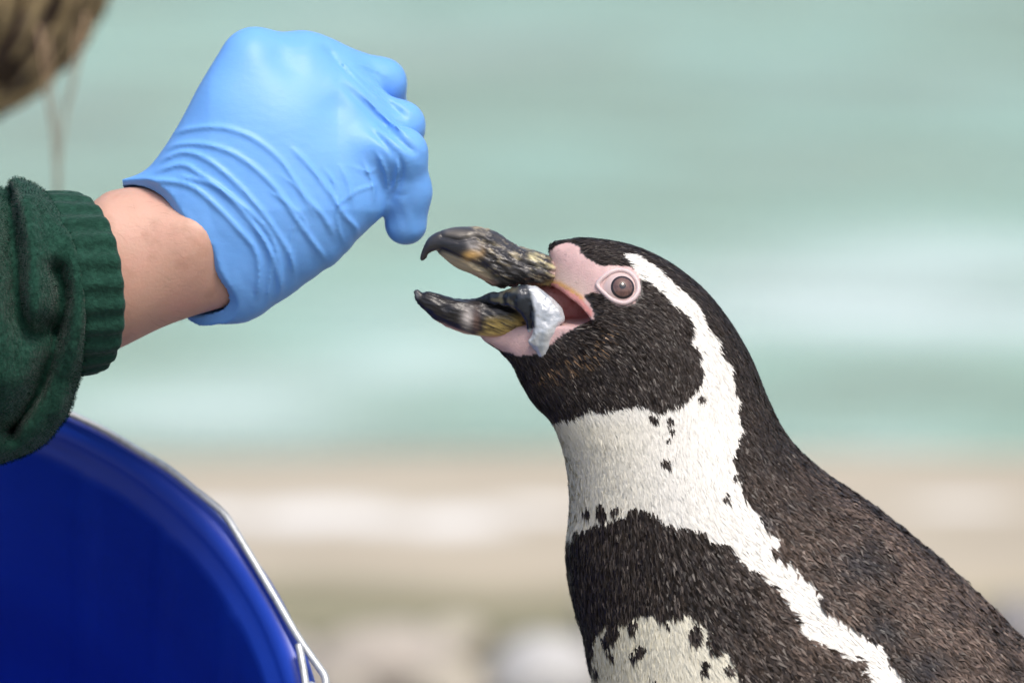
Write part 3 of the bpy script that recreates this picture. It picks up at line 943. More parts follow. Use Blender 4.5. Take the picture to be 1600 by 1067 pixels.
for side in (-1, 1):
    mirror = np.array([1, -side, 1.0])      # side -1 is the near flank
    def put(v): return v * mirror
    def ff(f): return [tuple(reversed(x)) for x in f] if side == 1 else f
    v, f = cap(ctr, EN, RE, 2.0, 18, 44)
    eye = link('eye', mesh('eye', put(v), ff(f)), M_eye, penguin)
    v, f = cap(ctr, aim(973, 448), RE, 0.53, 7, 44, 0.00035)
    link('iris', mesh('iris', put(v), ff(f)), M_iris, eye)
    v, f = cap(ctr, aim(973, 448), RE + 0.00005, 0.60, 8, 44, 0.0)
    link('iris_rim', mesh('iris_rim', put(v), ff(f)), M_limbus, eye)
    v, f = cap(ctr, aim(972, 447), RE + 0.00036, 0.15, 4, 28, 0.0001)
    link('pupil', mesh('pupil', put(v), ff(f)), M_pupil, eye)
    # lid: almond ring round the opening
    ring = catmull([(936, 446), (946, 434), (958, 427), (971, 425), (984, 430), (993, 441), (995, 454), (988, 466), (975, 472), (960, 468), (947, 458)], 5)
    vv, fq = [], []
    nr, ns = len(ring), 14
    cen = ring.mean(0)
    for i, pt in enumerate(ring):
        out = (pt - cen) / np.linalg.norm(pt - cen)
        pc_ = surf_y(*(pt + out * 2.2))
        o3 = surf_y(*(pt + out * 6.0)) - surf_y(*(pt - out * 2.0)); o3 /= np.linalg.norm(o3)
        n3 = EN - o3 * (EN @ o3); n3 /= np.linalg.norm(n3)
        for k in range(ns):
            t = 2 * math.pi * k / ns
            vv.append(pc_ + o3 * 0.00090 * math.cos(t) + n3 * (0.00095 * math.sin(t) + 0.0002))
    for i in range(nr):
        for k in range(ns):
            j = (i + 1) % nr
            fq.append((i * ns + k, j * ns + k, j * ns + (k + 1) % ns, i * ns + (k + 1) % ns))
    link('eyelid', mesh('eyelid', put(np.array(vv)), ff(fq)), M_lid, eye)

# flippers and feet (below the picture) ------------------------------
M_flip = mat('flipper_skin', (0.014, 0.012, 0.012), 0.75, noise=(260, (0.07, 0.055, 0.045), 0.45, 0.7), bump=[(600, 0.4, 0.0008, 3)])
M_foot = mat('foot_skin', (0.10, 0.07, 0.065), 0.6, noise=(90, (0.30, 0.18, 0.16), 0.5, 0.7), bump=[(500, 0.4, 0.001, 3)])
for side in (-1, 1):
    o = np.array([(.150, .385), (.185, .40), (.205, .36), (.222, .30), (.232, .235), (.233, .19), (.222, .185), (.205, .21), (.185, .255), (.165, .31), (.150, .35)])
    f = Inflated(catmull(o, 4), 0.0015)
    x, z = np.arange(.14, .245, .0025), np.arange(.175, .41, .0025)
    y = np.arange(-.014, .0141, .0014)
    X, Z = np.meshgrid(x, z, indexing='ij')
    v, q = nets(f(X, Z)[:, None, :] - (y[None, :, None] / 0.42) ** 2, x, y, z)
    v[:, 1] += side * (0.090 + 0.018 * np.clip((0.40 - v[:, 2]) / 0.2, 0, 1))
    link('flipper', mesh('flipper', v, q), M_flip, penguin)
    foot_x, foot_y = 0.135, side * 0.052
    gx = np.arange(0.02, 0.21, 0.003); gy = np.arange(foot_y - 0.055, foot_y + 0.0551, 0.003); gz = np.arange(-0.006, 0.145, 0.003)
    Pg = np.meshgrid(gx, gy, gz, indexing='ij')
    G = cone_sdf(Pg, (foot_x + .03, foot_y, .13), (foot_x + .012, foot_y, .022), .024, .013)
    for t in (-0.42, 0.0, 0.42):
        tip = (foot_x - 0.085 * math.cos(t), foot_y + 0.085 * math.sin(t) * 0.9, 0.008)
        G = smax(G, cone_sdf(Pg, (foot_x + .012, foot_y, .014), tip, .013, .007), .012)
    web = 0.004 - np.abs(Pg[2] - 0.006)
    tri_ = np.minimum(np.minimum(foot_x + .005 - Pg[0], Pg[0] - foot_x + .068), 0.5 * (foot_x - Pg[0]) - np.abs(Pg[1] - foot_y) + .006)
    G = smax(G, np.minimum(web, tri_), .004)
    v, q = nets(G, gx, gy, gz)
    v[:, 2] = np.maximum(v[:, 2], 0.001)
    link('foot', mesh('foot', v, q), M_foot, penguin)

# ------------------------------------------------------------------ fish in the beak
FS = [(816, 444), (834, 440), (850, 449), (868, 462), (880, 477), (881, 492), (873, 500), (869, 514), (862, 533), (854, 554), (846, 551), (838, 541), (827, 528), (825, 521), (831, 512), (830, 495), (826, 470)]
FB = [(743, 470), (752, 460), (768, 453), (784, 452), (800, 442), (820, 438), (842, 443), (840, 470), (838, 500), (834, 514), (824, 512), (818, 492), (803, 478), (772, 472)]
o1, o2 = PX(FS), PX(FB)
f1, f2 = Inflated(catmull(o1, 3), 0.0004), Inflated(catmull(o2, 3), 0.0004)
x = np.arange(-0.015, 0.021, 0.0005); z = np.arange(0.55, 0.585, 0.0005); y = np.arange(-0.026, 0.010, 0.0005)
X, Z = np.meshgrid(x, z, indexing='ij')
yc1 = -0.0155 + 0.0045 * np.clip((Z - 0.566) / 0.014, 0, 1)
yc2 = -0.0105 + 0.008 * np.clip((0.002 - X) / 0.014, 0, 1)
G = np.maximum(f1(X, Z)[:, None, :] - ((y[None, :, None] - yc1[:, None, :]) / 0.62) ** 2,
               f2(X, Z)[:, None, :] - ((y[None, :, None] - yc2[:, None, :]) / 0.80) ** 2)
fv, fq = nets(G, x, y, z)
fnm = vert_normals(fv, fq)
fv = fv + fnm * (vnoise(fv, 300, 61) * 0.00035 + vnoise(fv, 800, 62) * 0.0002)[:, None]
s = to_px(fv); sx, sy = s.T
fc_ = np.tile(np.array([0.50, 0.53, 0.56]), (len(fv), 1)) * (1 + 0.16 * vnoise(fv, 500, 63) + 0.12 * vnoise(fv * [1, 1, .3], 1100, 64))[:, None]
xb = np.interp(sy, [440, 455, 470, 495, 512, 520], [822, 829, 832, 837, 836, 800])
fc_ = blend(fc_, (xb - sx) / 5 + 0.5, (0.026, 0.032, 0.043))
fc_ = blend(fc_, np.clip((812 - sx) / 10, 0, 1) * np.clip(vnoise(fv, 500, 65) - 0.1, 0, 1), (0.22, 0.20, 0.13))
fc_ = blend(fc_, np.clip(vnoise(fv * [1, 1, .6], 260, 66) * 1.2 - 0.25, 0, 0.6) * (sx > xb), (0.26, 0.30, 0.35))
fc_ = blend(fc_, np.exp(-(seg_dist(sx, sy, [(843, 542), (848, 520), (846, 545)]) / 4) ** 2) * 0.5, (0.18, 0.24, 0.32))
fish = link('fish', mesh('fish', fv, fq, fc_), M_fish)
tag(fish, 'small silver fish with dark back hanging from the open beak', 'fish')

# ------------------------------------------------------------------ person
person = empty('person', (-0.62, 0.62, 0.0))
tag(person, 'crouching person in green fleece and blue glove feeding the penguin', 'person')
PV = lambda pts: np.array([V(*p)[:2] for p in pts])
ARM = Inflated(catmull(PV([(-300, 352), (-60, 330), (60, 317), (130, 308), (175, 297), (215, 291), (260, 298), (310, 318), (360, 355), (388, 405), (392, 450), (370, 474), (310, 491), (250, 513),
                           (185, 545), (100, 582), (-60, 640), (-300, 720)]), 4), 0.0012)
# skin: forearm, hidden hand core, torso core, head
def person_cones():
    return [  # world-space joints: torso, neck, upper arm, legs
        ((-.375, .03, .53), (-.50, .32, .60), .042, .052),
        ((-.50, .32, .60), (-.50, .70, .60), .055, .055),
        ((-.52, .51, .58), (-.74, .62, .34), .10, .125),
        ((-.46, .52, .62), (-.31, .525, .655), .05, .048)]
xs = grid_axis((-.95, -.26, .012), (-.26, -.075, .0022))
ys = grid_axis((-.06, .06, .0022), (.06, .80, .012))
zs = grid_axis((.18, .49, .012), (.49, .645, .0022), (.645, .83, .010))
Pg = np.meshgrid(xs, ys, zs, indexing='ij')
vw = world_to_view(np.stack(Pg, -1))
u = ARM(vw[..., 0], vw[..., 1])
G = (u - ((vw[..., 2] - 0.002) / 0.80) ** 2) / (2 * 0.026) - 0.010 * np.clip((V(165, 0)[0] - vw[..., 0]) / 0.016, 0, 1)
# ulnar head at the wrist
uc_ = V(300, 372, -0.0165)
G = smax(G, 0.0026 - np.sqrt(((vw[..., 0] - uc_[0]) / 2.2) ** 2 + ((vw[..., 1] - uc_[1]) / 2.2) ** 2 + (vw[..., 2] - uc_[2]) ** 2), 0.012)
del vw
G = smax(G, cone_sdf(Pg, (-.375, .03, .53), (-.25, .008, .55), .042, .034), .02)
for a, b_, ra, rb in person_cones():
    G = smax(G, cone_sdf(Pg, a, b_, ra, rb), .03)
HEAD = np.array([-.268, .525, .690])
G = smax(G, ball_sdf(Pg, HEAD + [0, 0, 0.0], (.088, .078, .105)), .02)
G = smax(G, ball_sdf(Pg, HEAD + [.086, -.045, -.015], (.016, .014, .02)), .015)        # nose
bv_, bq_ = nets(G, xs, ys, zs)
link('body', mesh('body', bv_, bq_), M_skin, person)

# glove ---------------------------------------------------------------
PALM = Inflated(catmull(PV([(200, 292), (232, 262), (262, 222), (290, 175), (318, 125), (338, 90), (360, 60), (392, 46), (432, 50), (462, 57), (492, 57), (530, 72), (568, 105), (604, 160), (616, 210),
                            (612, 258), (606, 300), (596, 338), (562, 370), (528, 408), (495, 430), (462, 455), (432, 474), (405, 488), (372, 497), (335, 499), (290, 505), (200, 420), (170, 330)]), 4), 0.0010)
h = 0.00075
gx = np.arange(V(190, 0)[0], V(690, 0)[0], h); gy = np.arange(V(0, 515)[1], V(0, 30)[1], h); gz = np.arange(-0.032, 0.082, h * 1.3)
A2, B2 = np.meshgrid(gx, gy, indexing='ij')
PXA = 800 + A2 / K / DIST; PXB = 533.5 - B2 / K / DIST
Pg = np.meshgrid(gx, gy, gz, indexing='ij')
MM = 0.001
pxm = K * DIST
yc = 0.014 * np.clip((PXA - 330) / 200, 0, 1) * np.clip((330 - PXB) / 250, 0, 1)        # the knuckles roll away from the lens
pal = PALM(A2, B2)
G = (pal[:, :, None] - ((Pg[2] - yc[:, :, None] - 0.002) / 0.66) ** 2) / (2 * 0.028)
fingers = [
    [(560, 238, 2, 42), (628, 240, 0, 37), (637, 300, 6, 34.5), (634, 350, 9, 33)],
    [(505, 150, 8, 42), (626, 196, 14, 35), (630, 262, 28, 30), (612, 315, 38, 28)],
    [(468, 93, 14, 43), (597, 129, 26, 35), (612, 205, 44, 31), (598, 262, 52, 28)],
    [(395, 90, 24, 42), (528, 118, 47, 33), (560, 190, 60, 30), (562, 255, 62, 27)],
    [(320, 320, 22, 48), (415, 300, 44, 38), (500, 295, 58, 33), (556, 290, 64, 29)]]
fing = None
for ch in fingers:
    one = None
    for (x0, y0, c0, r0), (x1, y1, c1, r1) in zip(ch[:-1], ch[1:]):
        d = cone_sdf(Pg, V(x0, y0, c0 * MM), V(x1, y1, c1 * MM), r0 * pxm, r1 * pxm)
        one = d if one is None else smax(one, d, 0.004)
    fing = one if fing is None else smax(fing, one, 0.0012)
G = smax(G, fing, 0.0038)
# knuckle bumps and hollows between the tendons
front = np.clip((0.012 - Pg[2] + yc[:, :, None]) / 0.012, 0, 1)
D = np.zeros(A2.shape)
for (x, y, rr, am) in ((398, 72, 40, 1.6), (482, 85, 36, 1.8), (540, 148, 36, 1.6), (580, 222, 38, 1.8), (440, 92, 22, -0.9), (462, 108, 24, -1.2), (524, 168, 22, -1.5), (515, 205, 30, -0.6),
                       (600, 118, 18, 0.5), (330, 150, 40, 0.8), (450, 190, 50, .7)):
    D += (1.0 if am < 0 else 1.1) * am * MM * np.exp(-(((PXA - x) ** 2 + (PXB - y) ** 2) / rr ** 2))
def ridge(pts, w, am):
    global D
    p = catmull(pts, 5, False)
    d = seg_dist(PXA, PXB, p)
    # fade out at both ends
    e = np.minimum(np.hypot(PXA - p[0][0], PXB - p[0][1]), np.hypot(PXA - p[-1][0], PXB - p[-1][1]))
    D = D + (1.45 if am > 0 else 0.95) * am * MM * np.exp(-(d / ((0.85 if am > 0 else 1.15) * w)) ** 2) * np.clip(e / 22, 0.1, 1)
for p, w, am in [
    ([(270, 211), (302, 203), (349, 202), (397, 218), (439, 250), (464, 285), (486, 316), (509, 342), (524, 372)], 4.6, 1.0),
    ([(257, 237), (286, 227), (333, 230), (381, 250), (429, 291), (461, 336), (477, 360), (496, 386), (512, 411)], 4.6, 1.1),
    ([(247, 256), (286, 240), (324, 250), (369, 285), (407, 326), (432, 360), (455, 398), (461, 430)], 4.6, 1.1),
    ([(241, 272), (286, 259), (317, 275), (349, 297), (388, 339), (413, 373), (432, 411), (439, 455)], 4.6, 1.1),
    ([(455, 230), (486, 262), (521, 307), (541, 339), (557, 357), (556, 378)], 4.2, 1.0),
    ([(209, 290), (254, 284), (302, 293), (343, 325), (378, 362), (402, 392), (408, 430), (402, 475)], 5.0, 1.2),
    ([(276, 276), (333, 290), (381, 322), (420, 360), (436, 398), (442, 440), (434, 468)], 4.2, 1.0),
    ([(398, 350), (425, 395), (424, 440), (418, 478)], 3.4, 0.8),
    ([(470, 330), (458, 380), (462, 440)], 3.2, 0.7), ([(420, 300), (450, 318), (478, 345), (486, 380)], 3.0, 0.6),
    ([(505, 260), (530, 300), (528, 345), (540, 385)], 3.0, 0.7), ([(440, 275), (470, 300), (500, 350)], 2.6, .5),
    ([(588, 236), (604, 272), (606, 306)], 3.6, 0.9), ([(566, 250), (582, 284), (586, 320)], 3.4, 0.9), ([(531, 256), (547, 290), (552, 326)], 3.4, 0.8),
    ([(548, 260), (575, 270), (596, 262)], 2.6, 0.5), ([(520, 330), (560, 300), (596, 290)], 2.6, 0.5), ([(606, 228), (622, 252), (620, 284), (604, 306)], 3.2, 0.8),
    ([(500, 66), (545, 112), (592, 150), (640, 188)], 5.0, -1.5), ([(532, 128), (580, 178), (622, 218), (655, 246)], 5.0, -1.6), ([(575, 200), (608, 232), (628, 262), (618, 300)], 4.0, -1.3),
    ([(520, 82), (560, 125), (610, 170)], 3.0, 0.9), ([(560, 140), (600, 182), (640, 215)], 3.0, 0.9), ([(540, 95), (580, 105), (612, 120)], 3.0, 0.5),
    ([(612, 300), (628, 306), (646, 300)], 3.0, -0.5)]:
    ridge(p, w, am)
fine = vnoise(np.stack([A2.ravel() * 1.0, B2.ravel() * 0.55 + A2.ravel() * .4, 0 * A2.ravel()], 1), 330, 71).reshape(A2.shape)
D += 0.00030 * fine * np.clip((PXB - 230) / 90, 0, 1)
G = G + D[:, :, None] * front
# cuff opening: a slanting cut, hollow inside round the wrist
p0 = V(262, 396); e2 = np.array([0.82, 0.57])
cut = (Pg[0] - p0[0]) * e2[0] + (Pg[1] - p0[1]) * e2[1] + (Pg[2] - 0.002) * 0.80
cut = cut + 0.0012 * np.sin(Pg[2] * 260) + 0.0008 * np.sin(Pg[1] * 330)
arm_f = (ARM(A2, B2)[:, :, None] - ((Pg[2] - 0.002) / 0.80) ** 2) / (2 * 0.026)
arm_in = arm_f + 0.0007
G = smax(G, arm_f + 0.0026 + 0.8 * D[:, :, None] * front, 0.006)
hollow = np.minimum(arm_in, 0.016 - cut)
G = np.minimum(np.minimum(G, cut), -hollow)
gv_, gq_ = nets(G, gx, gy, gz)
glove = link('glove', mesh('glove', view_to_world(gv_), gq_), M_glove, person)
glove['label'] = 'light blue nitrile glove with wrinkled cuff'

# fleece jacket --------------------------------------------------------
SLV = Inflated(catmull(PV([(0, 268), (28, 277), (61, 287), (90, 296), (150, 305), (230, 330), (290, 430), (240, 540), (170, 585), (133, 592), (124, 615), (113, 638), (98, 662), (80, 681), (52, 702),
                           (23, 716), (-60, 742), (-250, 800), (-520, 850), (-800, 850), (-920, 760), (-930, 600), (-850, 470), (-600, 360), (-300, 290), (-100, 262)]), 4), 0.0014)
xs = grid_axis((-1.0, -.20, .012), (-.20, -.125, .0012))
ys = grid_axis((-.075, .075, .0016), (.075, .90, .012))
zs = grid_axis((.16, .48, .012), (.48, .645, .0013), (.645, .80, .010))
Pg = np.meshgrid(xs, ys, zs, indexing='ij')
vw = world_to_view(np.stack(Pg, -1))
sx = 800 + vw[..., 0] / K / DIST; sy = 533.5 - vw[..., 1] / K / DIST
G = (SLV(vw[..., 0], vw[..., 1]) - ((vw[..., 2]) / 0.86) ** 2) / (2 * 0.045)
fr = np.clip((0.02 - vw[..., 2]) / 0.02, 0, 1)
near = sx > -120
D = np.zeros(G.shape)
sub = near.any(axis=(1, 2))
i0 = np.argmax(sub)
SX, SY = sx[i0:], sy[i0:]
def fold(pts, w, am):
    p = catmull(pts, 4, False)
    D[i0:] += am * MM * np.exp(-(seg_dist(SX, SY, p) / w) ** 2)
fold([(-40, 270), (12, 310), (28, 370), (36, 430), (42, 486), (62, 520), (78, 512)], 19, -9.0)
fold([(98, 425), (104, 450), (105, 470), (100, 505), (84, 560), (60, 615), (20, 672)], 16, -8.5)
fold([(50, 320), (62, 380), (66, 440), (64, 500)], 16, 5.0)
fold([(120, 370), (134, 410), (138, 455), (134, 515), (122, 575), (98, 645)], 12, 3.0)
fold([(-10, 360), (0, 450), (10, 540), (20, 590)], 22, 4.0)
fold([(-60, 560), (-20, 610), (0, 660)], 20, -4.0)
G = G + D * fr
# the sleeve ends in a rounded edge where the cuff is sewn on
tt = np.clip((sy - 294) / 296, 0, 1)
seam = (84 + 47 * tt + 30 * np.sin(math.pi * tt) - 18 * np.clip(vw[..., 2] / 0.03, -1, 1) - sx) * K * DIST
G = -smax(-G, -seam, 0.014)
del sx, sy, SX, SY, fr, vw, D
for a, b_, ra, rb in [((-.375, .04, .535), (-.50, .32, .59), .062, .085), ((-.50, .32, .59), (-.50, .70, .59), .085, .085), ((-.53, .51, .57), (-.74, .63, .34), .14, .165),
                      ((-.49, .70, .59), (-.42, .62, .38), .075, .062), ((-.42, .62, .38), (-.34, .42, .27), .06, .05)]:
    G = smax(G, cone_sdf(Pg, a, b_, ra, rb), .03)
jv, jq = nets(G, xs, ys, zs)
jn = vert_normals(jv, jq)
jv = jv + jn * (vnoise(jv, 60, 81) * 0.0008 + vnoise(jv, 240, 82) * 0.0003)[:, None]
jacket = link('fleece_jacket', mesh('fleece_jacket', jv, jq), M_fleece, person)
jacket['label'] = 'dark green fleece jacket with ribbed cuff'
# ribbed cuff
rings = []
prof = [(0.0, 0.96), (0.12, 0.97), (0.3, 0.98), (0.5, 0.99), (0.7, 1.0), (0.86, 1.0), (0.95, 0.985), (1.0, 0.95), (0.98, 0.90), (0.8, 0.88), (0.5, 0.88)]
NS = 260
cv = []
for t, rs in prof:
    T = np.array([58, 296]) * (1 - t) + np.array([132, 304]) * t
    Bm = np.array([96, 596]) * (1 - t) + np.array([160, 580]) * t
    off = 40 * (1 - t) + 50 * t
    for k in range(NS):
        ph = 2 * math.pi * k / NS
        rib = 1 + 0.019 * math.copysign(abs(math.cos(ph * 24)) ** 0.8, math.cos(ph * 24)) * (1 if t > 0.05 else 0.4) + 0.008 * math.sin(ph * 5 + t * 3)
        s = rs * rib
        cxy = 0.5 * (T + Bm) + 0.5 * (T - Bm) * math.cos(ph) * s + np.array([off, 0]) * math.sin(ph) * s
        cv.append(V(cxy[0], cxy[1], -0.033 * math.sin(ph) * s + 0.002))
cf = []
for i in range(len(prof) - 1):
    for k in range(NS):
        cf.append((i * NS + k, (i + 1) * NS + k, (i + 1) * NS + (k + 1) % NS, i * NS + (k + 1) % NS))
cv = view_to_world(np.array(cv)); cf = np.array(cf, np.int32)
cuff = link('cuff', mesh('cuff', cv, cf), M_fleece, jacket)
cuff['label'] = 'ribbed knit cuff of the green sleeve'
# fleece nap: short fibres on the part of sleeve and cuff near the wrist
def nap(v, q, n_per_m2, name, parent, lim):
    n = vert_normals(v, q)
    c = v[q].mean(1)
    tri, w = sample_surface(v, q, np.where(lim(c), n_per_m2, 0.0))
    p = (v[tri] * w[:, :, None]).sum(1); nn = (n[tri] * w[:, :, None]).sum(1)
    nn /= np.linalg.norm(nn, axis=1, keepdims=True) + 1e-9
    k = len(p)
    d = rng.normal(0, 1, (k, 3)) * 0.5 + np.array([0.1, 0, -0.3])
    cc = np.array([0.010, 0.046, 0.031]) * rng.uniform(0.5, 1.5, (k, 1))
    bv, bq, bt, bc, bn = blades(p, nn, d, rng.uniform(.0004, .0009, k), rng.uniform(.00010, .00018, k), rng.uniform(0.4, 1.6, k), cc, cc * 1.3, 0.0)
    m_ = mesh(name, bv, [bq.astype(np.int32), bt.astype(np.int32)], bc)
    m_.normals_split_custom_set_from_vertices(bn.astype(np.float32))
    tag(link(name, m_, M_nap, parent), kind='stuff')
M_nap = mat('fleece_nap', vcol=True, rough=0.95, Specular_IOR_Level=0.05)
nap(jv, jq, 1.5e6, 'fleece_nap', jacket, lambda c: (c[:, 0] > -.21) & (c[:, 1] < .03))
nap(cv, cf, 1.2e6, 'fleece_nap', cuff, lambda c: c[:, 1] < .03)

# fine hairs on the bare forearm
an = vert_normals(bv_, bq_)
apx = to_px(bv_[bq_].mean(1))
tri, w = sample_surface(bv_, bq_, np.where((apx[:, 0] > 120) & (apx[:, 0] < 300) & (bv_[bq_].mean(1)[:, 1] < .08) & (bv_[bq_].mean(1)[:, 2] > .45), 2.6e4, 0.0))
p = (bv_[tri] * w[:, :, None]).sum(1); nn = (an[tri] * w[:, :, None]).sum(1)
nn /= np.linalg.norm(nn, axis=1, keepdims=True)
k = len(p)
d = np.array([0.7, 0.0, -0.5]) + rng.normal(0, 0.3, (k, 3))
cc = np.array([0.20, 0.12, 0.07]) * rng.uniform(0.6, 1.3, (k, 1))
bv, bq, bt, bc, bn = blades(p, nn, d, rng.uniform(.003, .007, k), np.full(k, .00005), rng.uniform(0.1, 0.35, k), cc, cc, 0.2)
tag(link('arm_hair', mesh('arm_hair', bv, [bq.astype(np.int32), bt.astype(np.int32)], bc), M_hair, person), kind='stuff')

# trousers and boots (out of the picture)
gx = np.arange(-1.0, .12, .014); gy = np.arange(.15, 1.05, .014); gz = np.arange(-.02, .52, .014)
Pg = np.meshgrid(gx, gy, gz, indexing='ij')
G = cone_sdf(Pg, (-.74, .64, .33), (-.68, .56, .30), .15, .15)
G = smax(G, cone_sdf(Pg, (-.72, .72, .30), (-.40, .88, .20), .10, .075), .04)
G = smax(G, cone_sdf(Pg, (-.40, .88, .20), (-.62, .93, .07), .07, .05), .03)
G = smax(G, cone_sdf(Pg, (-.68, .54, .28), (-.30, .36, .115), .10, .085), .04)
G = smax(G, cone_sdf(Pg, (-.30, .36, .10), (-.70, .52, .07), .075, .055), .02)
v, q = nets(G, gx, gy, gz)
v[:, 2] = np.maximum(v[:, 2], 0.004)
link('trousers', mesh('trousers', v, q), M_trouser, person)
for (a, b_) in (((-.66, .94, .06), (-.56, .90, .035)), ((-.76, .55, .05), (-.88, .60, .05))):
    gx = np.arange(min(a[0], b_[0]) - .08, max(a[0], b_[0]) + .16, .008); gy = np.arange(min(a[1], b_[1]) - .08, max(a[1], b_[1]) + .08, .008); gz = np.arange(-.02, .14, .008)
    Pg = np.meshgrid(gx, gy, gz, indexing='ij')
    G = smax(cone_sdf(Pg, a, b_, .055, .042), cone_sdf(Pg, b_, (b_[0] + .05, b_[1] - .02, .035), .042, .038), .02)
    v, q = nets(G, gx, gy, gz)
    v[:, 2] = np.maximum(v[:, 2], 0.003)
    link('boot', mesh('boot', v, q), M_rubber, person)

# hair: a skull cap of locks plus loose strands
hv, hf, hc = [], [], []
def lock(path, r, c):
    v, f = tube(path, r, 5)
    n0 = sum(len(a) for a in hv)
    hv.append(v); hf.extend([tuple(i + n0 for i in x) for x in f]); hc.append(np.tile(c, (len(v), 1)))
r = np.random.default_rng(12)
for i in range(3000):
    # roots over the scalp, locks comb back and down
    th, ph = r.uniform(0, 2 * math.pi), math.acos(r.uniform(-0.8, 1))
    n = np.array([math.sin(ph) * math.cos(th), math.sin(ph) * math.sin(th), math.cos(ph)])
    if n[0] * 0.80 + n[1] * 0.60 > 0.62 and n[2] < 0.45:
        continue          # the face stays free
    p = HEAD + n * [.093, .083, .110]
    down = np.array([0.0, 0.0, -1.0]) + np.array([-0.25, 0.1, 0]) + r.normal(0, 0.14, 3)
    d = down - n * (down @ n); d /= np.linalg.norm(d) + 1e-6
    L = r.uniform(.09, .17)
    path = []
    for t in np.linspace(0, 1, 6):
        q = p + d * L * t
        w = (q - HEAD) / [.098, .088, .114]
        l = np.linalg.norm(w)
        q = HEAD + (q - HEAD) / l * (1.0 + 0.05 * math.sin(t * 3 + i))
        path.append(q)
    tone = np.clip(0.45 + 0.8 * math.sin(n[0] * 11 + n[1] * 6 - n[2] * 8 + 1.2) + r.normal(0, 0.2) + (0.2 if n[2] < -0.45 else 0), 0, 1)
    c = np.array([0.50, 0.385, 0.20]) * (1 - tone) + np.array([0.05, 0.030, 0.018]) * tone
    lock(path, np.array([.002, .003, .003, .0028, .0022, .0008]) * r.uniform(.6, 1.2), c)
strands = []
for (pts, rr) in [([(60, 40), (66, 90), (74, 150), (84, 210), (88, 280), (90, 340)], .0009), ([(135, 20), (128, 75), (115, 130), (102, 180), (94, 240), (92, 330)], .0008),
                  ([(75, 60), (80, 120), (88, 190), (92, 250)], .0006), ([(120, 50), (112, 110), (100, 170)], .0006)]:
    sv, sf = tube(view_to_world(np.array([V(x, y, 0.43) for x, y in pts])), np.linspace(rr, rr * .5, len(pts)), 6)
    strands.append((sv, sf))
hair = link('hair', mesh('hair', np.concatenate(hv), hf, np.concatenate(hc)), M_hair, person)
hair['label'] = 'dark blond hair with loose strands'
for sv, sf in strands:
    link('hair_strand', mesh('hair_strand', sv, sf, np.tile(np.array([0.26, 0.17, 0.10]), (len(sv), 1))), M_hair, hair)

# ------------------------------------------------------------------ bucket
TILT = math.radians(30)
n_v = np.array([0, math.sin(TILT), -math.cos(TILT)])      # mouth direction in the view frame
cen_v = V(-228, 1223.6, 0.0)
R0 = 744 * K * DIST
up_v = np.array([0, math.cos(TILT), math.sin(TILT)]); rt_v = np.array([1.0, 0, 0])
def bw_(p): return view_to_world(p)
wc_ = view_to_world(cen_v)
wn_ = view_to_world(cen_v + n_v) - wc_
bucket = empty('bucket', tuple(wc_ - wn_ * 0.27))
tag(bucket, 'blue plastic bucket with wire handle held below the green sleeve', 'bucket')
r_ = R0
outer = [(0, .272), (r_ - .046, .272), (r_ - .042, .268), (r_ - .012, .022), (r_ - .004, .021), (r_ - .001, .018), (r_, .013), (r_ - .0006, .006), (r_ - .0025, .0016), (r_ - .0055, 0.0),
         (r_ - .0095, .0008), (r_ - .0120, .0040), (r_ - .0135, .0075), (r_ - .0165, .0090), (r_ - .0185, .016), (r_ - .026, .080), (r_ - .0355, .170), (r_ - .045, .262), (r_ - .050, .268), (0, .268)]
def rip(a, j):
    if 14 <= j <= 17:
        return -0.0012 * max(0, math.cos(a * 24)) ** 6
    return 0
v, f = lathe([(a, -b_) for a, b_ in outer], 192, np.zeros(3), n_v, rt_v, rip)
pail = link('pail', mesh('pail', view_to_world(v + cen_v), f[:, ::-1]), M_pail, bucket)
# handle and its hook end
hp = [(-700, 1420), (-735, 1240), (-690, 980), (-560, 790), (-360, 660), (-120, 612), (60, 630), (113, 649), (165, 674), (215, 704), (262, 732), (308, 768), (338, 792), (352, 806), (364, 824), (392, 870), (430, 934), (465, 994), (494, 1036), (507, 1055), (509, 1072), (502, 1084), (490, 1088), (480, 1080), (477, 1060), (472, 1030), (467, 1006)]
hpath = []
for i, (x, y) in enumerate(hp):
    # depth of the rim plane there, a little proud of it
    yv = V(x, y)
    # point on rim plane: n.(p-c)=0
    cdep = (n_v[1] * (yv[1] - cen_v[1])) / math.cos(TILT)
    q = V(x, y, cdep - 0.004)
    hpath.append(q)
hpath = np.array(hpath)
hpath[-5:, 2] -= 0.003
dense = catmull(hpath, 5, False)
v, f = tube(view_to_world(dense), 0.00140, 12)
link('handle', mesh('handle', v, f), M_wire, bucket)
# pivot lug on the rim that the hook passes through
for (lx, ly) in ((489, 1072), (-694, 1410)):
    pth = []
    yv = V(lx, ly); cdep = (n_v[1] * (yv[1] - cen_v[1])) / math.cos(TILT)
    a0 = V(lx, ly, cdep - 0.0075); b0 = V(lx - math.copysign(20, lx), ly + 14, cdep + 0.012)
    v, f = tube(view_to_world(np.array([a0, 0.8 * a0 + 0.2 * b0, 0.5 * (a0 + b0), b0])), [0.0016, 0.0026, 0.003, 0.004], 14)
    M_lug = M_pail
    link('handle_lug', mesh('handle_lug', v, f), M_wire, bucket)

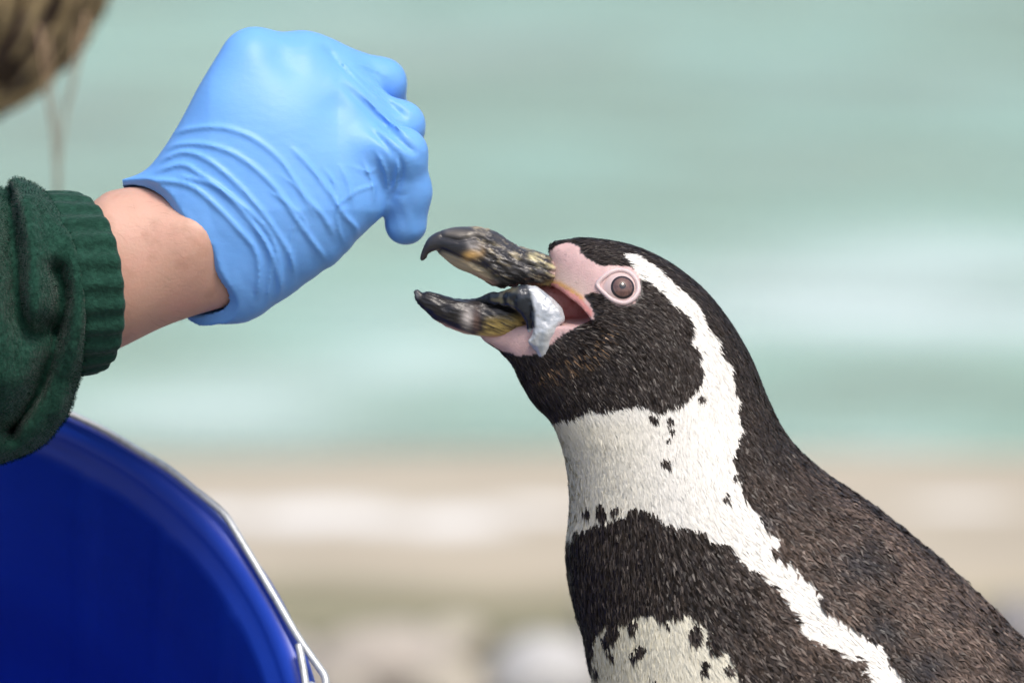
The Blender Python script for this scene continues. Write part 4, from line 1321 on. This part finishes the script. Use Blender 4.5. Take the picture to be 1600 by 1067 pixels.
# ------------------------------------------------------------------ pebbles
def pebble_mesh(i):
    r = np.random.default_rng(100 + i)
    n, m_ = 20, 11
    v, f = [], []
    a = r.uniform(0.0, 0.10, 4); p = r.uniform(0, 6.28, 4)
    for j in range(m_ + 1):
        ph = math.pi * j / m_
        for k in range(n):
            th = 2 * math.pi * k / n
            d = np.array([math.sin(ph) * math.cos(th), math.sin(ph) * math.sin(th), math.cos(ph)])
            s = 1 + a[0] * math.cos(2 * th + p[0]) * math.sin(ph) + a[1] * math.cos(3 * th + p[1]) * math.sin(ph) + a[2] * math.cos(ph * 2 + p[2] + th) * math.sin(ph)
            v.append(d * s)
    for j in range(m_):
        for k in range(n):
            f.append((j * n + k, (j + 1) * n + k, (j + 1) * n + (k + 1) % n, j * n + (k + 1) % n))
    return mesh('pebble', np.array(v), np.array(f, np.int32))
base_meshes = [pebble_mesh(i) for i in range(8)]
pm = {}
def pebble(x, y, sx, sy, sz, rot, mi, ti, label, sink=0.35, group='pebbles on the shore'):
    key = (mi, ti)
    if key not in pm:
        me = base_meshes[mi].copy(); me.materials.clear(); me.materials.append(M_pebble[ti]); pm[key] = me
    o = link('pebble', pm[key], None)
    o.scale = (sx, sy, sz); o.rotation_euler = (random.uniform(-.1, .1), random.uniform(-.1, .1), rot)
    o.location = (x, y, sz * (1 - sink))
    tag(o, label, 'pebble', group)
    return o
placed = []
def peb_px(px, py_top, wpx, hh, mi, ti, label, rot=0.0, dep=0.7):
    """a pebble whose top edge shows at py_top"""
    half = wpx * 0.5 * K * 4.15
    g = on_ground(px, py_top, hh)
    y = g[1] - 0.3 * half * dep
    pebble(g[0], y, half, half * dep, hh / 1.3, rot, mi, ti, label, 0.30)
    placed.append((g[0], y, half))
peb_px(600, 1000, 215, 0.042, 0, 0, 'long beige grey pebble beside the bucket handle, below the pool rim', 0.1)
peb_px(850, 1018, 175, 0.046, 1, 1, 'pale grey rounded pebble against the penguin chest', -0.1)
peb_px(705, 1050, 125, 0.034, 2, 3, 'small sandy pebble between the long beige one and the pale grey one')
peb_px(525, 1060, 120, 0.036, 3, 2, 'brownish pebble half hidden behind the bucket handle')
peb_px(1590, 955, 110, 0.040, 4, 4, 'dark grey pebble peeking out behind the penguin back')
rr = np.random.default_rng(5)
cnt = 0
tries = 0
while cnt < 230 and tries < 9000:
    tries += 1
    x, y = rr.uniform(-1.1, 1.1), rr.uniform(1.15, Y_RIM0 - 0.03)
    s = rr.uniform(0.018, 0.055)
    if y + s > Y_RIM0 - 0.02 or any((x - a) ** 2 + (y - b_) ** 2 < (0.86 * (s + c)) ** 2 for a, b_, c in placed):
        continue
    placed.append((x, y, s))
    pebble(x, y, s, s * rr.uniform(.65, .95), s * rr.uniform(.45, .65), rr.uniform(0, 3), int(rr.integers(8)), int(rr.integers(5)), 'rounded pebble lying on the soil strip beside the pool rim')
    cnt += 1
# the rest of the shingle under the bird and the person: one mass
vv, ff_ = [], []
bm_v = np.empty(len(base_meshes[0].vertices) * 3); base_meshes[0].vertices.foreach_get('co', bm_v); bm_v = bm_v.reshape(-1, 3)
bm_f = np.array([p.vertices[:] for p in base_meshes[0].polygons if len(p.vertices) == 4], np.int32)
for i in range(1500):
    x, y = rr.uniform(-1.6, 1.6), rr.uniform(-1.3, 1.12)
    s = rr.uniform(0.02, 0.05)
    a = rr.uniform(0, 6.28)
    q = bm_v * [s, s * rr.uniform(.6, .95), s * .45]
    q = np.stack([q[:, 0] * math.cos(a) - q[:, 1] * math.sin(a), q[:, 0] * math.sin(a) + q[:, 1] * math.cos(a), q[:, 2]], 1) + [x, y, -s * 0.18]
    vv.append(q); ff_.append(bm_f + i * len(bm_v))
sh = link('shingle', mesh('shingle', np.concatenate(vv), np.concatenate(ff_)), M_pebble[0])
tag(sh, 'mass of rounded pebbles underfoot', 'shingle', kind='stuff')
